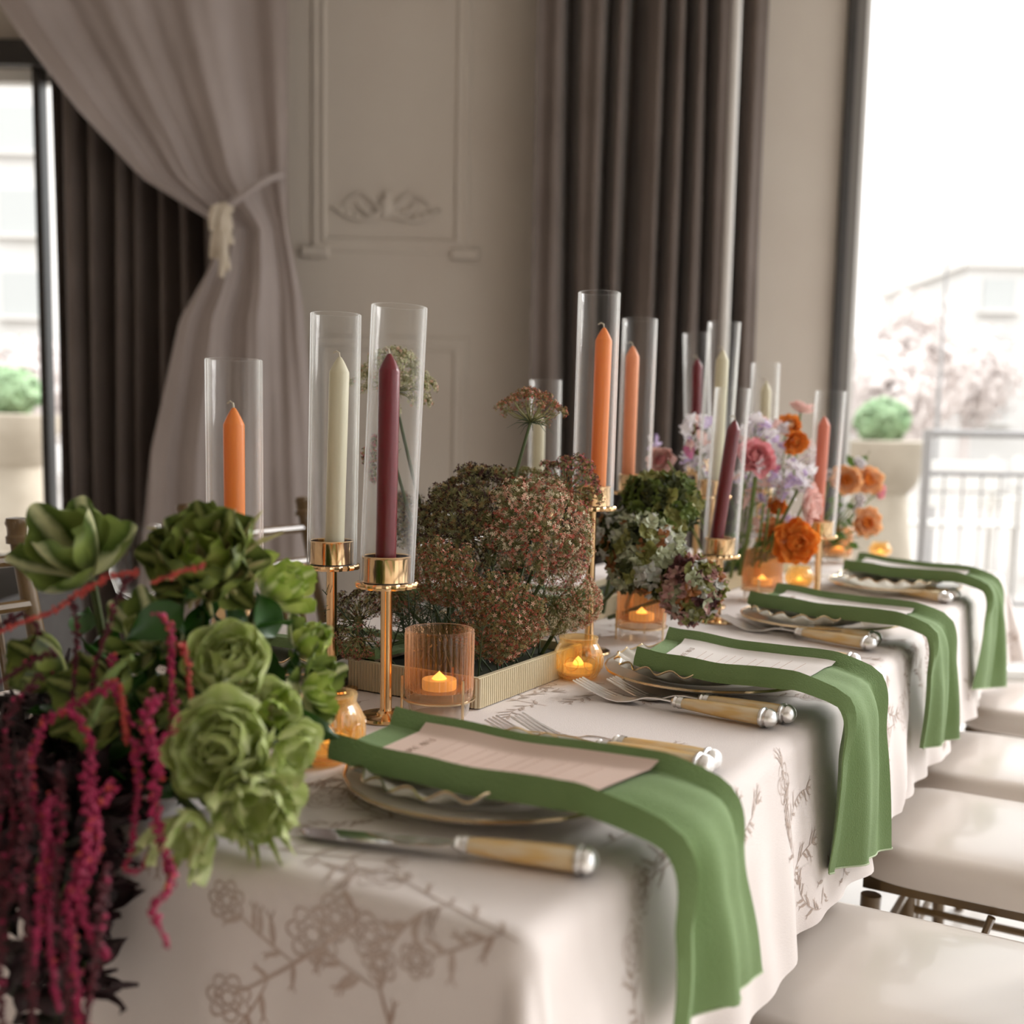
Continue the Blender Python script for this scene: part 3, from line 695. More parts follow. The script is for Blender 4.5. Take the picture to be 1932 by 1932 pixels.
spec = [
 ((618, 1428), (752, 1368), (1110, 1535), (1325, 1470), (1268, 1955, .745), (1436, 1832, .905), 'green napkin holding the pink menu, nearest and largest in view', 1),
 ((1195, 1252), (1262, 1205), (1512, 1302), (1628, 1262), (1562, 1648, 1.235), (1680, 1598, 1.44), 'green napkin over the second right plate, its hanging end sharpest in view', 2),
 ((1410, 1136), (1466, 1117), (1705, 1180), (1752, 1160), (1740, 1412, 1.765), (1800, 1392, 1.95), 'green napkin over the third right plate, hanging above the third chair', 3),
 ((1590, 1072), (1620, 1056), (1812, 1098), (1840, 1086), (1833, 1300, 2.30), (1893, 1295, 2.50), 'green napkin over the farthest right plate near the window', 4)]
for i, (a, b, c, d, qa, qb, lb, sd_) in enumerate(spec):
    A, B, C_, D_ = [uz(*p, zn) for p in (a, b, c, d)]
    C_.x = min(C_.x, XE-.002); D_.x = min(D_.x, XE-.002)
    tt, rows = napkin(i, A, B, C_, D_, uy(*qa), uy(*qb), lb, sd_); NP.append(rows)
# napkins at the settings across the table (their near ends are what shows)
for (x, y), lb, s in ((PC[4], 'green napkin across the table, glimpsed between the front gold stems', 5), (PC[5], 'green napkin across the table behind the lace flowers', 6)):
    k = zn
    t, rows = napkin(9, (x+.16, y+.055, k), (x+.16, y-.055, k), (XL+.01, y+.055, k), (XL+.01, y-.055, k), (XL-.05, y+.07, .58), (XL-.05, y-.07, .56), lb, s)
    # the hanging end folds over the left edge instead of the right
    bpy.data.objects.remove(t.children[1]); me = t.children[0].data
    for v in me.vertices:
        if v.co.x > x+.17: pass
    for o_ in list(t.children): bpy.data.objects.remove(o_)
    P = []
    for i in range(31):
        s_ = i/30; path = [(x+.165, zn), (x, zn-.002), (XL+.02, zn-.012), (XL-.012, ZT-.005), (XL-.035, ZT-.06), (XL-.05, .57)]
        f = s_*(len(path)-1); a_ = int(min(f, len(path)-2)); u_ = f-a_; X = lerp(path[a_][0], path[a_+1][0], u_); Z = lerp(path[a_][1], path[a_+1][1], u_)
        row = []
        for j in range(13):
            q = j/12; e = min(q, 1-q); row.append((X, y+.058-.116*q, Z+(.013 if e < .18 and s_ < .6 else .004)))
        row += [(X+.001, y-.058+.116*j/12, Z) for j in range(13)]
        P.append(row)
    mb = MB().grid(P, 0, True, True); mb.f.append(tuple(range(26))); mb.m.append(0); mb.sm.append(False); mb.build('napkin_cloth', M['napkin'], t)

# ================================================================== MENU CARDS
def menu(i, rows, s0, s1, q0, q1, m, label, lift=.0016):
    t = thing('menu_card', label, 'menu', (0, 0, 0), group='menu cards')
    NS = len(rows)-1; P = []; NA = 22
    def pt(s, q):
        f = s/2*NS; a = min(int(f), NS-1); u_ = f-a; g = q*NA; b = min(int(g), NA-1); w_ = g-b
        A = lerp(rows[a][b], rows[a+1][b], u_); B = lerp(rows[a][b+1], rows[a+1][b+1], u_); return lerp(A, B, w_)
    def surf(u_, v_, off):
        # a card bridges the dip between the two rolled edges with a gentle curve
        s = lerp(s0, s1, u_); p0, p1 = pt(s, q0), pt(s, q1); p = lerp(p0, p1, v_); base = pt(s, lerp(q0, q1, v_))
        sag = lerp(p.z, base.z, .75); return Vector((p.x, p.y, max(sag, base.z)+off))
    up_ = [[surf(u_, v_, lift+.0004) for v_ in np.linspace(0, 1, 9)] for u_ in np.linspace(0, 1, 19)]
    lo = [[surf(u_, v_, lift) for v_ in np.linspace(1, 0, 9)] for u_ in np.linspace(0, 1, 19)]
    MB().grid([a+b for a, b in zip(up_, lo)], 0, True, True).build('card', m, t)
    mb = MB(); rr = random.Random(i)
    def glyph(u0_, v0_, du, dv, strokes):
        for (a, b), (c, d) in strokes:
            k = 3; pa = [surf(u0_+du*lerp(b, d, q), v0_+dv*lerp(a, c, q), lift+.0007) for q in np.linspace(0, 1, k)]
            mb.tube(pa, .0003, 3, cap=False)
    L = {'M': [((0, 1), (0, 0)), ((0, 0), (.5, .6)), ((.5, .6), (1, 0)), ((1, 0), (1, 1))], 'E': [((0, 0), (0, 1)), ((0, 0), (1, 0)), ((0, .5), (.8, .5)), ((0, 1), (1, 1))],
         'N': [((0, 1), (0, 0)), ((0, 0), (1, 1)), ((1, 1), (1, 0))], 'U': [((0, 0), (0, 1)), ((0, 1), (1, 1)), ((1, 1), (1, 0))]}
    for k, c in enumerate('MENU'): glyph(.10, .30+.115*k, .035, .06, [((a, b), (c_, d)) for (a, b), (c_, d) in L[c]])
    for u_ in (.22, .27, .36, .41, .46, .55, .60, .69, .74, .83):
        hw = rr.uniform(.16, .32); v = .5-hw
        while v < .5+hw:
            w_ = rr.uniform(.02, .06); mb.tube([surf(u_, v, lift+.0007), surf(u_, v+w_, lift+.0007)], .00028, 3, cap=False); v += w_+.012
    mb.build('printed_text', M['print_'], t)['kind'] = 'stuff'
menu(0, NP[0], .13, .93, .13, .90, M['menu1'], 'blush pink menu card lying in the nearest green napkin')
menu(1, NP[1], .12, .97, .13, .88, M['menu2'], 'white menu card in the second green napkin')
menu(2, NP[2], .10, .96, .13, .88, M['menu2'], 'white menu card in the third green napkin')
menu(3, NP[3], .08, .96, .13, .88, M['menu2'], 'white menu card in the farthest green napkin')
# card across the table
for (x, y), lb in ((PC[4], 'white menu card across the table behind the front gold stems'), (PC[5], 'white menu card across the table behind the lace flowers')):
    t = thing('menu_card', lb, 'menu', group='menu cards'); MB().box((XL+.03, y-.038, zn+.0065), (x+.135, y+.038, zn+.0073)).build('card', M['menu2'], t)

# ================================================================== CUTLERY
def handle_parts(t, x0, L, r=.0085, lift=.0095):
    """bone handle along +X from x0; returns nothing"""
    prof = [(0, .0062), (.06, .0070), (.5, .0090), (.9, .0100), (1, .0098)]
    mb = MB(); P = []
    for i in range(15):
        s = i/14; rr_ = interp(prof, s); x = x0+.008+(L-.020)*s
        P.append([(x, rr_*math.cos(a)*1.05, lift+rr_*.85*math.sin(a)) for a in np.linspace(0, 2*PI, 16, endpoint=False)])
    mb.grid(P, 0, True, True); mb.build('handle', M['horn'], t)
    def band(x, rs, nm):
        mb = MB(); P = [[(x+dx, rr_*math.cos(a)*1.05, lift+rr_*.9*math.sin(a)) for a in np.linspace(0, 2*PI, 16, endpoint=False)] for dx, rr_ in rs]; mb.grid(P, 0, True, True); mb.build(nm, M['silver'], t)
    band(x0, [(-.004, .0015), (-.003, .0045), (0, .0068), (.002, .0055), (.004, .0072), (.006, .0070), (.0085, .0066)], 'ferrule')
    e = x0+L-.012; band(e, [(-.001, .0100), (0, .0112), (.002, .0114), (.003, .0098), (.0045, .0098), (.006, .0108), (.009, .0100), (.012, .0075), (.014, .0035), (.0145, .0003)], 'pommel')
def make_fork():
    t = thing('fork', '', 'fork'); mb = MB(); Lh = .098
    zc = lambda x: .0035+.011*max(0, (x-.03)/.05)**2 if x > .03 else .0035+.010*math.exp(-((x+.0)/.03)**2)*0+.006*min(1, max(0, (.03-x)/.05))
    # neck and bowl along -X from the ferrule at x=0 ; tines end at -.108
    def zz(x):   # x negative
        x = -x
        return interp([(0, .0095), (.02, .0100), (.032, .0085), (.045, .0035), (.056, .0018), (.068, .0028), (.085, .0080), (.108, .0165)], x)
    wdt = lambda x: interp([(0, .0022), (.025, .0020), (.036, .0035), (.046, .0095), (.056, .0118), (.066, .0122)], -x)
    P = [];
    for x in np.linspace(0, -.066, 22):
        w_ = wdt(x); z = zz(x); P.append([(x, -w_, z+.0006), (x, -w_*.5, z+.0009), (x, 0, z+.0008), (x, w_*.5, z+.0009), (x, w_, z+.0006), (x, w_, z-.0007), (x, 0, z-.0012), (x, -w_, z-.0007)])
    mb.grid(P, 0, True, True).build('neck_and_bowl', M['silver'], t)
    for k in range(4):
        y = -.0099+.0066*k; m2 = MB(); P = []
        for x in np.linspace(-.0645, -.108, 10):
            s = (-.0645-x)/.0435; w_ = lerp(.0021, .0009, s**1.5); z = zz(x); yy = y*lerp(1, .96, s); P.append([(x, yy-w_, z-.0007), (x, yy+w_, z-.0007), (x, yy+w_, z+.0008), (x, yy-w_, z+.0008)])
        m2.grid(P, 0, True, True); m2.f += [(0, 1, 2, 3), (36, 37, 38, 39)]; m2.m += [0, 0]; m2.sm += [False, False]; m2.build('tine', M['silver'], t)
    handle_parts(t, 0.0, Lh); return t
def make_knife():
    t = thing('knife', '', 'knife'); P = []
    for s in np.linspace(0, 1, 22):
        x = -.004-.118*s; w0 = interp([(0, .004), (.08, .0085), (.7, .0105), (.9, .0085), (1, .0008)], s); w1 = interp([(0, .004), (.1, .0065), (.7, .0068), (.95, .007), (1, .006)], s)
        zc = .009-.006*s; P.append([(x, -w0, zc), (x, 0, zc+.0008), (x, w1, zc+.0012), (x, w1, zc-.0012), (x, 0, zc-.0008)])
    mb = MB().grid(P, 0, True, True); n0 = len(mb.v)-5; mb.f.append(tuple(range(n0, n0+5))); mb.m.append(0); mb.sm.append(False); mb.build('blade', M['blade'], t)
    handle_parts(t, 0.0, .098, .009); return t
fork = make_fork(); knife = make_knife(); nf = [0]
def place_cut(proto, first, tipP, endP, label, group, Ltot=.206, mirror=False):
    o = proto if first else copy_tree(proto)
    a = uz(*tipP, ZT+.012); b = uz(*endP, ZT+.010); d = (b-a); ang = math.atan2(d.y, d.x); sc = d.length/Ltot
    o.location = (b.x-.098*sc*math.cos(ang), b.y-.098*sc*math.sin(ang), ZT+.0015); o.rotation_euler = (0, 0, ang); o.scale = (sc, min(sc, 1.12), min(sc, 1.1)); o['label'] = label; o['group'] = group; return o
FP = [((1090, 1292), (1462, 1360), 'pearl-handled fork before the second right plate, nearer of the pair'), ((1153, 1290), (1497, 1352), 'pearl-handled fork before the second right plate, farther of the pair'),
      ((925, 1368), (1342, 1450), 'pearl-handled fork beyond the nearest napkin, partly covered by it'), ((975, 1362), (1356, 1440), 'pearl-handled fork beyond the nearest napkin, on the outside'),
      ((1362, 1168), (1650, 1218), 'pearl-handled fork by the third right plate, nearer of the pair'), ((1395, 1166), (1660, 1207), 'pearl-handled fork by the third right plate, farther of the pair'),
      ((1555, 1090), (1793, 1131), 'pearl-handled fork by the farthest right plate, nearer of the pair'), ((1588, 1088), (1808, 1124), 'pearl-handled fork by the farthest right plate, farther of the pair')]
for i, (a, b, lb) in enumerate(FP): place_cut(fork, i == 0, a, b, lb, 'forks with pearl handles')
KP = [((568, 1552), (1122, 1630), 'pearl-handled knife in front of the nearest plate'), ((1300, 1205), (1620, 1250), 'pearl-handled knife beyond the second napkin, its pommel showing')]
for i, (a, b, lb) in enumerate(KP): place_cut(knife, i == 0, a, b, lb, 'knives with pearl handles', .220)

# ================================================================== CANDLES IN GLASS TUBES ON GOLD STANDS
def holder(x, y, zf, label):
    """zf: height of the flange above the floor"""
    t = thing('candle_holder', label, 'candle holder', (x, y, ZT), group='gold candle holders'); h = zf-ZT
    MB().lathe([(0, .0), (.031, 0), (.032, .002), (.031, .0045), (.012, .006), (.007, .010), (0, .010)], 40).build('base_plate', M['gold'], t)
    MB().lathe([(.0, .006), (.0075, .008), (.0065, .014), (.0065, h-.008), (.009, h-.003), (0, h-.003)], 20).build('stem', M['gold'], t)
    MB().lathe([(0, h-.004), (.0325, h-.004), (.0335, h-.0015), (.0335, h+.0005), (.0325, h+.002), (0, h+.002)], 80, mod=lambda r, z, a: (r+(.0012*math.cos(a*20) if r > .03 else 0), 0)).build('flange', M['gold'], t)
    MB().lathe([(.0245, h+.002), (.0265, h+.003), (.0265, h+.028), (.0272, h+.030), (.0262, h+.031), (.0250, h+.030), (.0250, h+.006), (.0, h+.005)], 48).build('cup', M['gold'], t)
    return t
def tilt_rot(tx, ty): return Euler((0, 0, 0)) 
camR = Vector((math.cos(YAW), math.sin(YAW), 0)); camF = Vector((-math.sin(YAW), math.cos(YAW), 0))
def lean(a): # rotation leaning the +Z axis towards the camera's right by angle a, about the view direction
    return Matrix.Rotation(a, 4, camF)
def gtube(x, y, z0, z1, ln, label):
    L = z1-z0; t = link('glass_tube', MB().lathe([(.0275, 0), (.030, .0), (.030, L-.0008), (.0293, L), (.0280, L), (.0275, L-.0008), (.0275, 0)], 48).mesh('glass_tube', M['tube']), None)
    t.matrix_world = Matrix.Translation((x, y, z0)) @ lean(ln); return tag(t, label, 'glass tube', 'clear glass tubes')
def candle(x, y, z0, z1, r, ln, m, label, wick=1):
    L = z1-z0; t = thing('taper_candle', label, 'candle', group='taper candles'); n = 10
    pr = [(0, 0), (r*.92, 0), (r*.96, .005), (r*1.0, L-.019), (r*.94, L-.0172), (r*.66, L-.0105), (r*.40, L-.005), (r*.20, L-.0015), (0, L)]
    t.matrix_world = Matrix.Translation((x, y, z0)) @ lean(ln)
    MB().lathe(pr, 24).build('wax_body', m, t)
    if wick: MB().tube([(0, 0, L-.002), (-.001, 0, L+.004), (-.005, 0, L+.006), (-.010, .001, L+.004)], .0011, 6).build('wick', M['wick'], t)
    return t
# name, tube-top px, flange height, tube depth, candle: tip px, offset, radius, lean, wax
CD = [
 ('the orange candle behind the green bouquet', (441, 678), .853, 1.185, (441, 768), .0113, .0, .0, 'candle_o', 0),
 ('the cream candle at the front', (634, 592), .905, 1.318, (641, 672), .0120, .016, .026, 'candle_c', 0),
 ('the near burgundy candle', (754, 577), .902, 1.190, (735, 666), .0117, .040, .012, 'candle_b', 0),
 ('the pale candle behind the tall single lace flower', (1030, 717), .905, 2.08, (1017, 778), .0118, .0, .0, 'candle_c', 0),
 ('the bright orange candle, tallest in view', (1131, 552), .964, 1.575, (1140, 617), .0120, .006, .012, 'candle_o', 0),
 ('the peach candle behind the bright orange one', (1208, 602), .970, 1.90, (1194, 652), .0118, .010, .006, 'candle_p', 0),
 ('the cream candle above the sweet peas', (1367, 608), .958, 2.03, (1364, 660), .0120, .030, .016, 'candle_c', 0),
 ('the slim burgundy candle behind the cream one', (1314, 628), .985, 2.48, (1316, 676), .0118, -.05, -.01, 'candle_b', 0),
 ('the leaning burgundy candle above the ribbed glasses', (1383, 732), .866, 1.88, (1387, 790), .0120, .040, .115, 'candle_b', 0),
 ('the pale candle farthest back beside the wall', (1445, 685), .945, 2.36, (1446, 720), .0112, .0, .0, 'candle_c', 0),
 ('the coral candle against the window', (1568, 738), .872, 2.22, (1556, 785), .0118, .030, .022, 'candle_k', 0)]
CANDLE_POS = []
for nm, tp, zf, dep, ctip, r, tl, cl_, m, _ in CD:
    p = ud(*tp, dep); L = p.z-zf-.002
    # foot of the tube: follow its lean down from the rim
    k = camR*math.tan(tl)*L; x, y = p.x-k.x, p.y-k.y
    holder(x, y, zf, 'gold candle holder under '+nm); gtube(x, y, zf+.0025, p.z, tl, 'clear glass tube around '+nm)
    q = ud(*ctip, dep); zb = zf+.0065; kk = camR*math.tan(cl_)*(q.z-zb); cx_, cy_ = q.x-kk.x, q.y-kk.y
    v = Vector((cx_-x, cy_-y)); lim = .025-r*.95-.001
    if v.length > lim: v = v.normalized()*lim; cx_, cy_ = x+v.x, y+v.y; off = (Vector((q.x, q.y, 0))-Vector((cx_, cy_, 0))).dot(camR); cl_ = math.atan2(off, q.z-zb)
    candle(cx_, cy_, zb, q.z, r, cl_, M[m], {'candle_o': 'orange', 'candle_c': 'cream', 'candle_b': 'burgundy', 'candle_p': 'peach', 'candle_k': 'coral'}[m]+' taper candle: '+nm.replace('candle ', ''), 1)
    CANDLE_POS.append((x, y))

# ================================================================== RIBBED VOTIVES IN GOLD STANDS, AMBER JARS
def make_votive(scale=1.):
    t = thing('ribbed_votive', '', 'votive'); R = .0385; H = .079; z0 = .019; n = 34
    rib = lambda r, z, a: (r+(.0018*abs(math.sin(a*n/2))-.0010)*(1 if z0+.010 < z < z0+H-.004 else 0), 0)
    MB().lathe([(.0365, z0), (.038, z0+.003), (.038, z0+.010), (R-.0005, z0+.011), (R, z0+H-.005), (R, z0+H-.003), (R+.0003, z0+H-.001), (R-.0008, z0+H), (R-.003, z0+H-.0005), (R-.0034, z0+H-.003), (R-.0034, z0+.013), (R-.006, z0+.010), (0, z0+.010)], 272, mod=rib).build('ribbed_glass', M['amber'], t)
    MB().lathe([(0, .0005), (.0315, .0005), (.0335, .003), (.0345, .010), (.0358, z0-.0005), (0, z0-.0005)], 48).build('glass_foot', M['foot'], t)
    MB().lathe([(R+.0012, z0-.001), (R+.0028, z0), (R+.0028, z0+.0015), (R+.0012, z0+.002)], 64, closed=True).build('stand_ring', M['goldrim'], t)
    for k in range(3):
        a = math.radians(-48+120*k); x, y = (R+.0035)*math.cos(a), (R+.0035)*math.sin(a); MB().tube([(x, y, 0), (x, y, .046)], .0016, 8).build('stand_leg', M['goldrim'], t)
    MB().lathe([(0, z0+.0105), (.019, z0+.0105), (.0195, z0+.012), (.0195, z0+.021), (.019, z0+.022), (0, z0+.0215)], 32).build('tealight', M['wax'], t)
    MB().lathe([(0, z0+.0215), (.0085, z0+.0225), (.0065, z0+.025), (.003, z0+.028), (.0, z0+.031)], 12).build('tealight_flame', M['flame'], t)
    return t
vot = make_votive(); vl = ['nearest amber ribbed votive glass, beyond the pink menu', 'amber ribbed votive glass beside the dusty hydrangea', 'amber ribbed votive glass below the pink ranunculus', 'amber ribbed votive glass farthest away, by the coral candle']
for i, ((px_, py_), sc) in enumerate((((828, 1350), 1.0), ((1209, 1206), 1.0), ((1436, 1132), 1.0), ((1580, 1062), .92))):
    o = vot if i == 0 else copy_tree(vot); p = uz(px_, py_); o.location = p+Vector((0, 0, .0015)); o.rotation_euler = (0, 0, i*.5+(YAW if i != 1 else .1)); o['label'] = vl[i]; o['group'] = 'ribbed votives'; o.scale = (sc, sc, sc)
def make_jar(seed=0, tall=1.):
    t = thing('embossed_jar', '', 'candle jar'); n = 22
    def em(r, z, a):
        k = math.exp(-((z-.024)/.012)**2) if r > .02 else 0
        return r+k*(.0008*math.sin(a*n)+.0006*math.cos(a*9+z*900))+.0004*math.sin(z*1400)*(1 if z > .036 else 0), 0
    MB().lathe([(0, .0015), (.020, .0005), (.025, .003), (.030, .012), (.0325, .024), (.0315, .034), (.0275, .043), (.0245, .047), (.0250, .051), (.0262, .053), (.0252, .0545), (.0232, .0535), (.0225, .047), (.0255, .042), (.0295, .034), (.0302, .024), (.027, .010), (.020, .005), (0, .005)], 132, mod=em).build('glass_body', M['jar'], t)
    for k in range(8):
        a = k*PI/4+.2; mb = MB(); c = Vector((.0325*math.cos(a), .0325*math.sin(a), .024)); tx = Vector((-math.sin(a), math.cos(a), 0))
        mb.tube([c+tx*.0088*math.cos(q)+Vector((0, 0, .0088*math.sin(q)))-Vector((math.cos(a), math.sin(a), 0))*.0012*abs(math.cos(q))**2 for q in np.linspace(0, 2*PI, 17)], .0007, 5, cap=False); mb.build('embossed_ring', M['jar'], t)
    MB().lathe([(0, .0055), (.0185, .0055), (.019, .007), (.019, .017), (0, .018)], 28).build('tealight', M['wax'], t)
    MB().lathe([(0, .018), (.007, .019), (.006, .022), (.003, .026), (0, .029)], 12).build('tealight_flame', M['flame'], t)
    return t
jar = make_jar(); jl = ['round embossed amber candle jar beside the second right plate', 'embossed amber candle jar between the green bouquet and nearest napkin', 'small embossed amber candle jar beside the third ribbed votive', 'small embossed candle jar at the far end of the table']
for i, (px_, py_, sx_, sz_) in enumerate(((1090, 1280, 1.0, 1.0), (618, 1432, 1.12, 1.18), (1507, 1108, .92, .82), (1660, 1050, .9, .7))):
    o = jar if i == 0 else copy_tree(jar); p = uz(px_, py_); o.location = p+Vector((0, 0, .0012)); o.scale = (sx_, sx_, sz_); o.rotation_euler = (0, 0, i*.6); o['label'] = jl[i]; o['group'] = 'embossed candle jars'
# crystal goblet glinting behind the bouquet
t = thing('wine_goblet', 'clear wine goblet glinting behind the green bouquet', 'goblet', (*uz(262, 1250)[:2], ZT+.002))
MB().lathe([(0, 0), (.034, 0), (.034, .0015), (.008, .006), (.004, .012), (.0035, .07), (.006, .078), (.028, .095), (.036, .12), (.036, .15), (.032, .185), (.0315, .186), (.031, .185), (.035, .15), (.035, .12), (.026, .097), (0, .082)], 36).build('glass_body', M['tube'], t)

# ================================================================== FLUTED TRAYS
def tray(x0, x1, y0, y1, h, label):
    t = thing('fluted_planter', label, 'planter', (0, 0, 0)); mb = MB(); wl = .006; rad = .002
    mb.box((x0, y0, ZT+.0012), (x1, y0+wl, ZT+h)).box((x0, y1-wl, ZT+.0012), (x1, y1, ZT+h)).box((x0, y0+wl, ZT+.0012), (x0+wl, y1-wl, ZT+h)).box((x1-wl, y0+wl, ZT+.0012), (x1, y1-wl, ZT+h)).box((x0+wl, y0+wl, ZT+.0012), (x1-wl, y1-wl, ZT+.006))
    mb.build('trough', M['tray'], t); rb = MB(); p = .0046
    k = x0+p/2
    while k < x1: rb.tube([(k, y0, ZT+.0012), (k, y0, ZT+h-.001)], p*.48, 6); rb.tube([(k, y1, ZT+.0012), (k, y1, ZT+h-.001)], p*.48, 6); k += p
    k = y0+p/2
    while k < y1: rb.tube([(x1, k, ZT+.0012), (x1, k, ZT+h-.001)], p*.48, 6); rb.tube([(x0, k, ZT+.0012), (x0, k, ZT+h-.001)], p*.48, 6); k += p
    rb.build('fluting', M['tray'], t)['kind'] = 'stuff'
    MB().box((x0+wl+.001, y0+wl+.001, ZT+.007), (x1-wl-.001, y1-wl-.001, ZT+h-.010), bev=.004).build('dark_moss', M['foam'], t)
    return t
T1 = tray(-.855, -.665, 1.070, 1.330, .037, 'cream fluted trough holding the brown lace flowers')
T2 = tray(-.935, -.825, 1.50, 1.98, .037, 'cream fluted trough under the dusty hydrangeas')
T3 = tray(-.885, -.765, 2.10, 2.72, .037, 'cream fluted trough holding the sweet peas')

# ================================================================== FLOWERS
def dirv(r, u, c): return (camR*r+Vector((0, 0, u))-camF*c).normalized()
def petal_mesh(name, L, Wd, cup, bend, ruffle, m, seed=0, wpeak=.55, tip=.2, nl=9, nw=6, notch=0., backroll=0.):
    """petal from the origin along +Y, width along X, inner face +Z; bend curls it towards +Z along its length"""
    rr = random.Random(seed); P = []
    for i in range(nl+1):
        t = i/nl; wv = math.sin(PI*min(t, 1)**(math.log(.5)/math.log(wpeak)))**.75 if 0 < t < 1 else 0
        wv = max(wv, .12 if t == 0 else (tip if t == 1 else 0)); an = bend*t; 
        y = L*(math.sin(an)/bend if abs(bend) > 1e-4 else t); z = L*((1-math.cos(an))/bend if abs(bend) > 1e-4 else 0)
        if backroll: q = max(0, t-.7)/.3; z -= backroll*L*q*q; 
        row = []
        for j in range(nw+1):
            s = 2*j/nw-1; x = s*Wd*.5*wv; zz = z+cup*Wd*(s*s)*wv+ruffle*L*math.sin(s*7+t*5+seed)*abs(s)**1.5*t
            yy = y-.16*L*s*s*t-notch*L*math.exp(-(s/.25)**2)*max(0, t-.8)*5
            row.append((x, yy, zz))
        P.append(row)
    return MB().grid(P).mesh(name, m)
def bloom(name, label, cat, c, axis, layers, seed, group=None, base='petal', extra=None):
    rr = random.Random(seed); t = thing(name, label, cat, (0, 0, 0), group=group); t.matrix_world = Matrix.Translation(c) @ up_to(axis)
    for meshes, n, r, elev, sc, jit in layers:
        for k in range(n):
            az = 2*PI*(k+rr.uniform(-.25, .25)*jit+.37*elev)/n
            mt = Matrix.Rotation(az, 4, 'Z') @ Matrix.Translation((0, r, 0)) @ Matrix.Rotation(elev+rr.uniform(-.22, .22)*jit, 4, 'X') @ Matrix.Rotation(rr.uniform(-.3, .3)*jit, 4, 'Y') @ Matrix.Scale(sc*rr.uniform(.86, 1.12), 4)
            link(base, meshes[rr.randrange(len(meshes))], t, mtx=mt)
    if extra: extra(t, rr)
    return t
def stem_to(t, a, b, r0=.0022, r1=.003, m=None, sag=.0, name='stem'):
    """a stem in world space between a and b, parented to t"""
    inv = t.matrix_world.inverted(); a, b = Vector(a), Vector(b); mid = lerp(a, b, .5)+camR*sag
    pts = smooth_path([a, lerp(a, b, .25)+camR*sag*.7, mid, b], 4); k = len(pts)
    return MB().tube([inv @ p for p in pts], [lerp(r0, r1, i/(k-1)) for i in range(k)], 7).build(name, m or M['stem'], t)

# ---- lace flower umbels
FL = {k: mat('floret_'+k, v, .8, transl=.15) for k, v in dict(cream='#e8dcc0', blush='#e4b49e', red='#b0503f', burg='#4a1c1e', brown='#8a5a34', olive='#8a8548', pale='#c6c69a', pink='#cf6b78', tan='#a38c5a', deep='#2a1512', rose='#d97a6c').items()}
PAL = dict(deep=('deep', 'burg', 'deep', 'brown', 'deep', 'tan'), dark=('burg', 'deep', 'brown', 'deep', 'tan', 'burg', 'burg'), burg=('burg', 'burg', 'red', 'burg', 'tan', 'burg', 'pink'), blush=('blush', 'cream', 'red', 'blush', 'blush', 'cream', 'rose', 'blush'),  # deep palette: shade put into the recessed heads' colour for depth
           pink=('pink', 'blush', 'cream', 'blush', 'red', 'cream'), brown=('brown', 'tan', 'red', 'brown', 'blush', 'burg', 'brown', 'rose'), green=('olive', 'pale', 'olive', 'cream', 'brown'), pale=('pale', 'cream', 'olive', 'pale', 'blush'))
UMB = {}
def umbellet(pal, v):
    if (pal, v) in UMB: return UMB[(pal, v)]
    rr = random.Random(hash(pal) % 97 if False else sum(map(ord, pal))*7+v); names = PAL[pal]; keys = sorted(set(names)); mb = MB(); R = .0125; n = 34
    mi = {k: i for i, k in enumerate(keys)}; ray_i = len(keys)
    for k in range(n):
        q = math.sqrt((k+.5)/n); a = k*2.39996+rr.uniform(-.3, .3); th = q*1.5; r = R*rr.uniform(.82, 1.1)
        d = Vector((math.sin(th)*math.cos(a), math.sin(th)*math.sin(a), math.cos(th))); p = d*r*(1 if q > .5 else .8)+Vector((0, 0, -R*.15))
        s = d.orthogonal().normalized()*.0004; b = d.cross(s)
        mb.add([s, b, -s, p+s, p+b, p-s], [(0, 1, 4, 3), (1, 2, 5, 4)], ray_i, False)
        # the inner florets are paler, the rim ones redder
        nm = names[rr.randrange(len(names))]
        if q < .45 and rr.random() < .5: nm = [k_ for k_ in ('cream', 'pale', 'tan', 'olive') if k_ in keys][0]
        u_ = d.orthogonal().normalized(); u_.rotate(Matrix.Rotation(rr.uniform(0, 6.3), 3, d)); v_ = d.cross(u_); fr_ = .0024*rr.uniform(.75, 1.25); vs = [p-d*.0004]; fs = []
        for i in range(5):
            a0 = 2*PI*i/5; e = lambda an, rad, h: p+(u_*math.cos(an)+v_*math.sin(an))*rad+d*h
            o_ = len(vs); vs += [e(a0-.35, fr_*.75, .0002), e(a0, fr_*1.15, .0007), e(a0+.35, fr_*.75, .0002)]; fs.append((0, o_, o_+1, o_+2))
        if q < .5 and rr.random() < .75: continue
        mb.add(vs, fs, mi[nm], False)
        mb.octa(p+d*.0005, .0008, mi[nm])
    UMB[(pal, v)] = mb.mesh('umbellet', [FL[k] for k in keys]+[M['ray']]); return UMB[(pal, v)]
FOOT = [0]
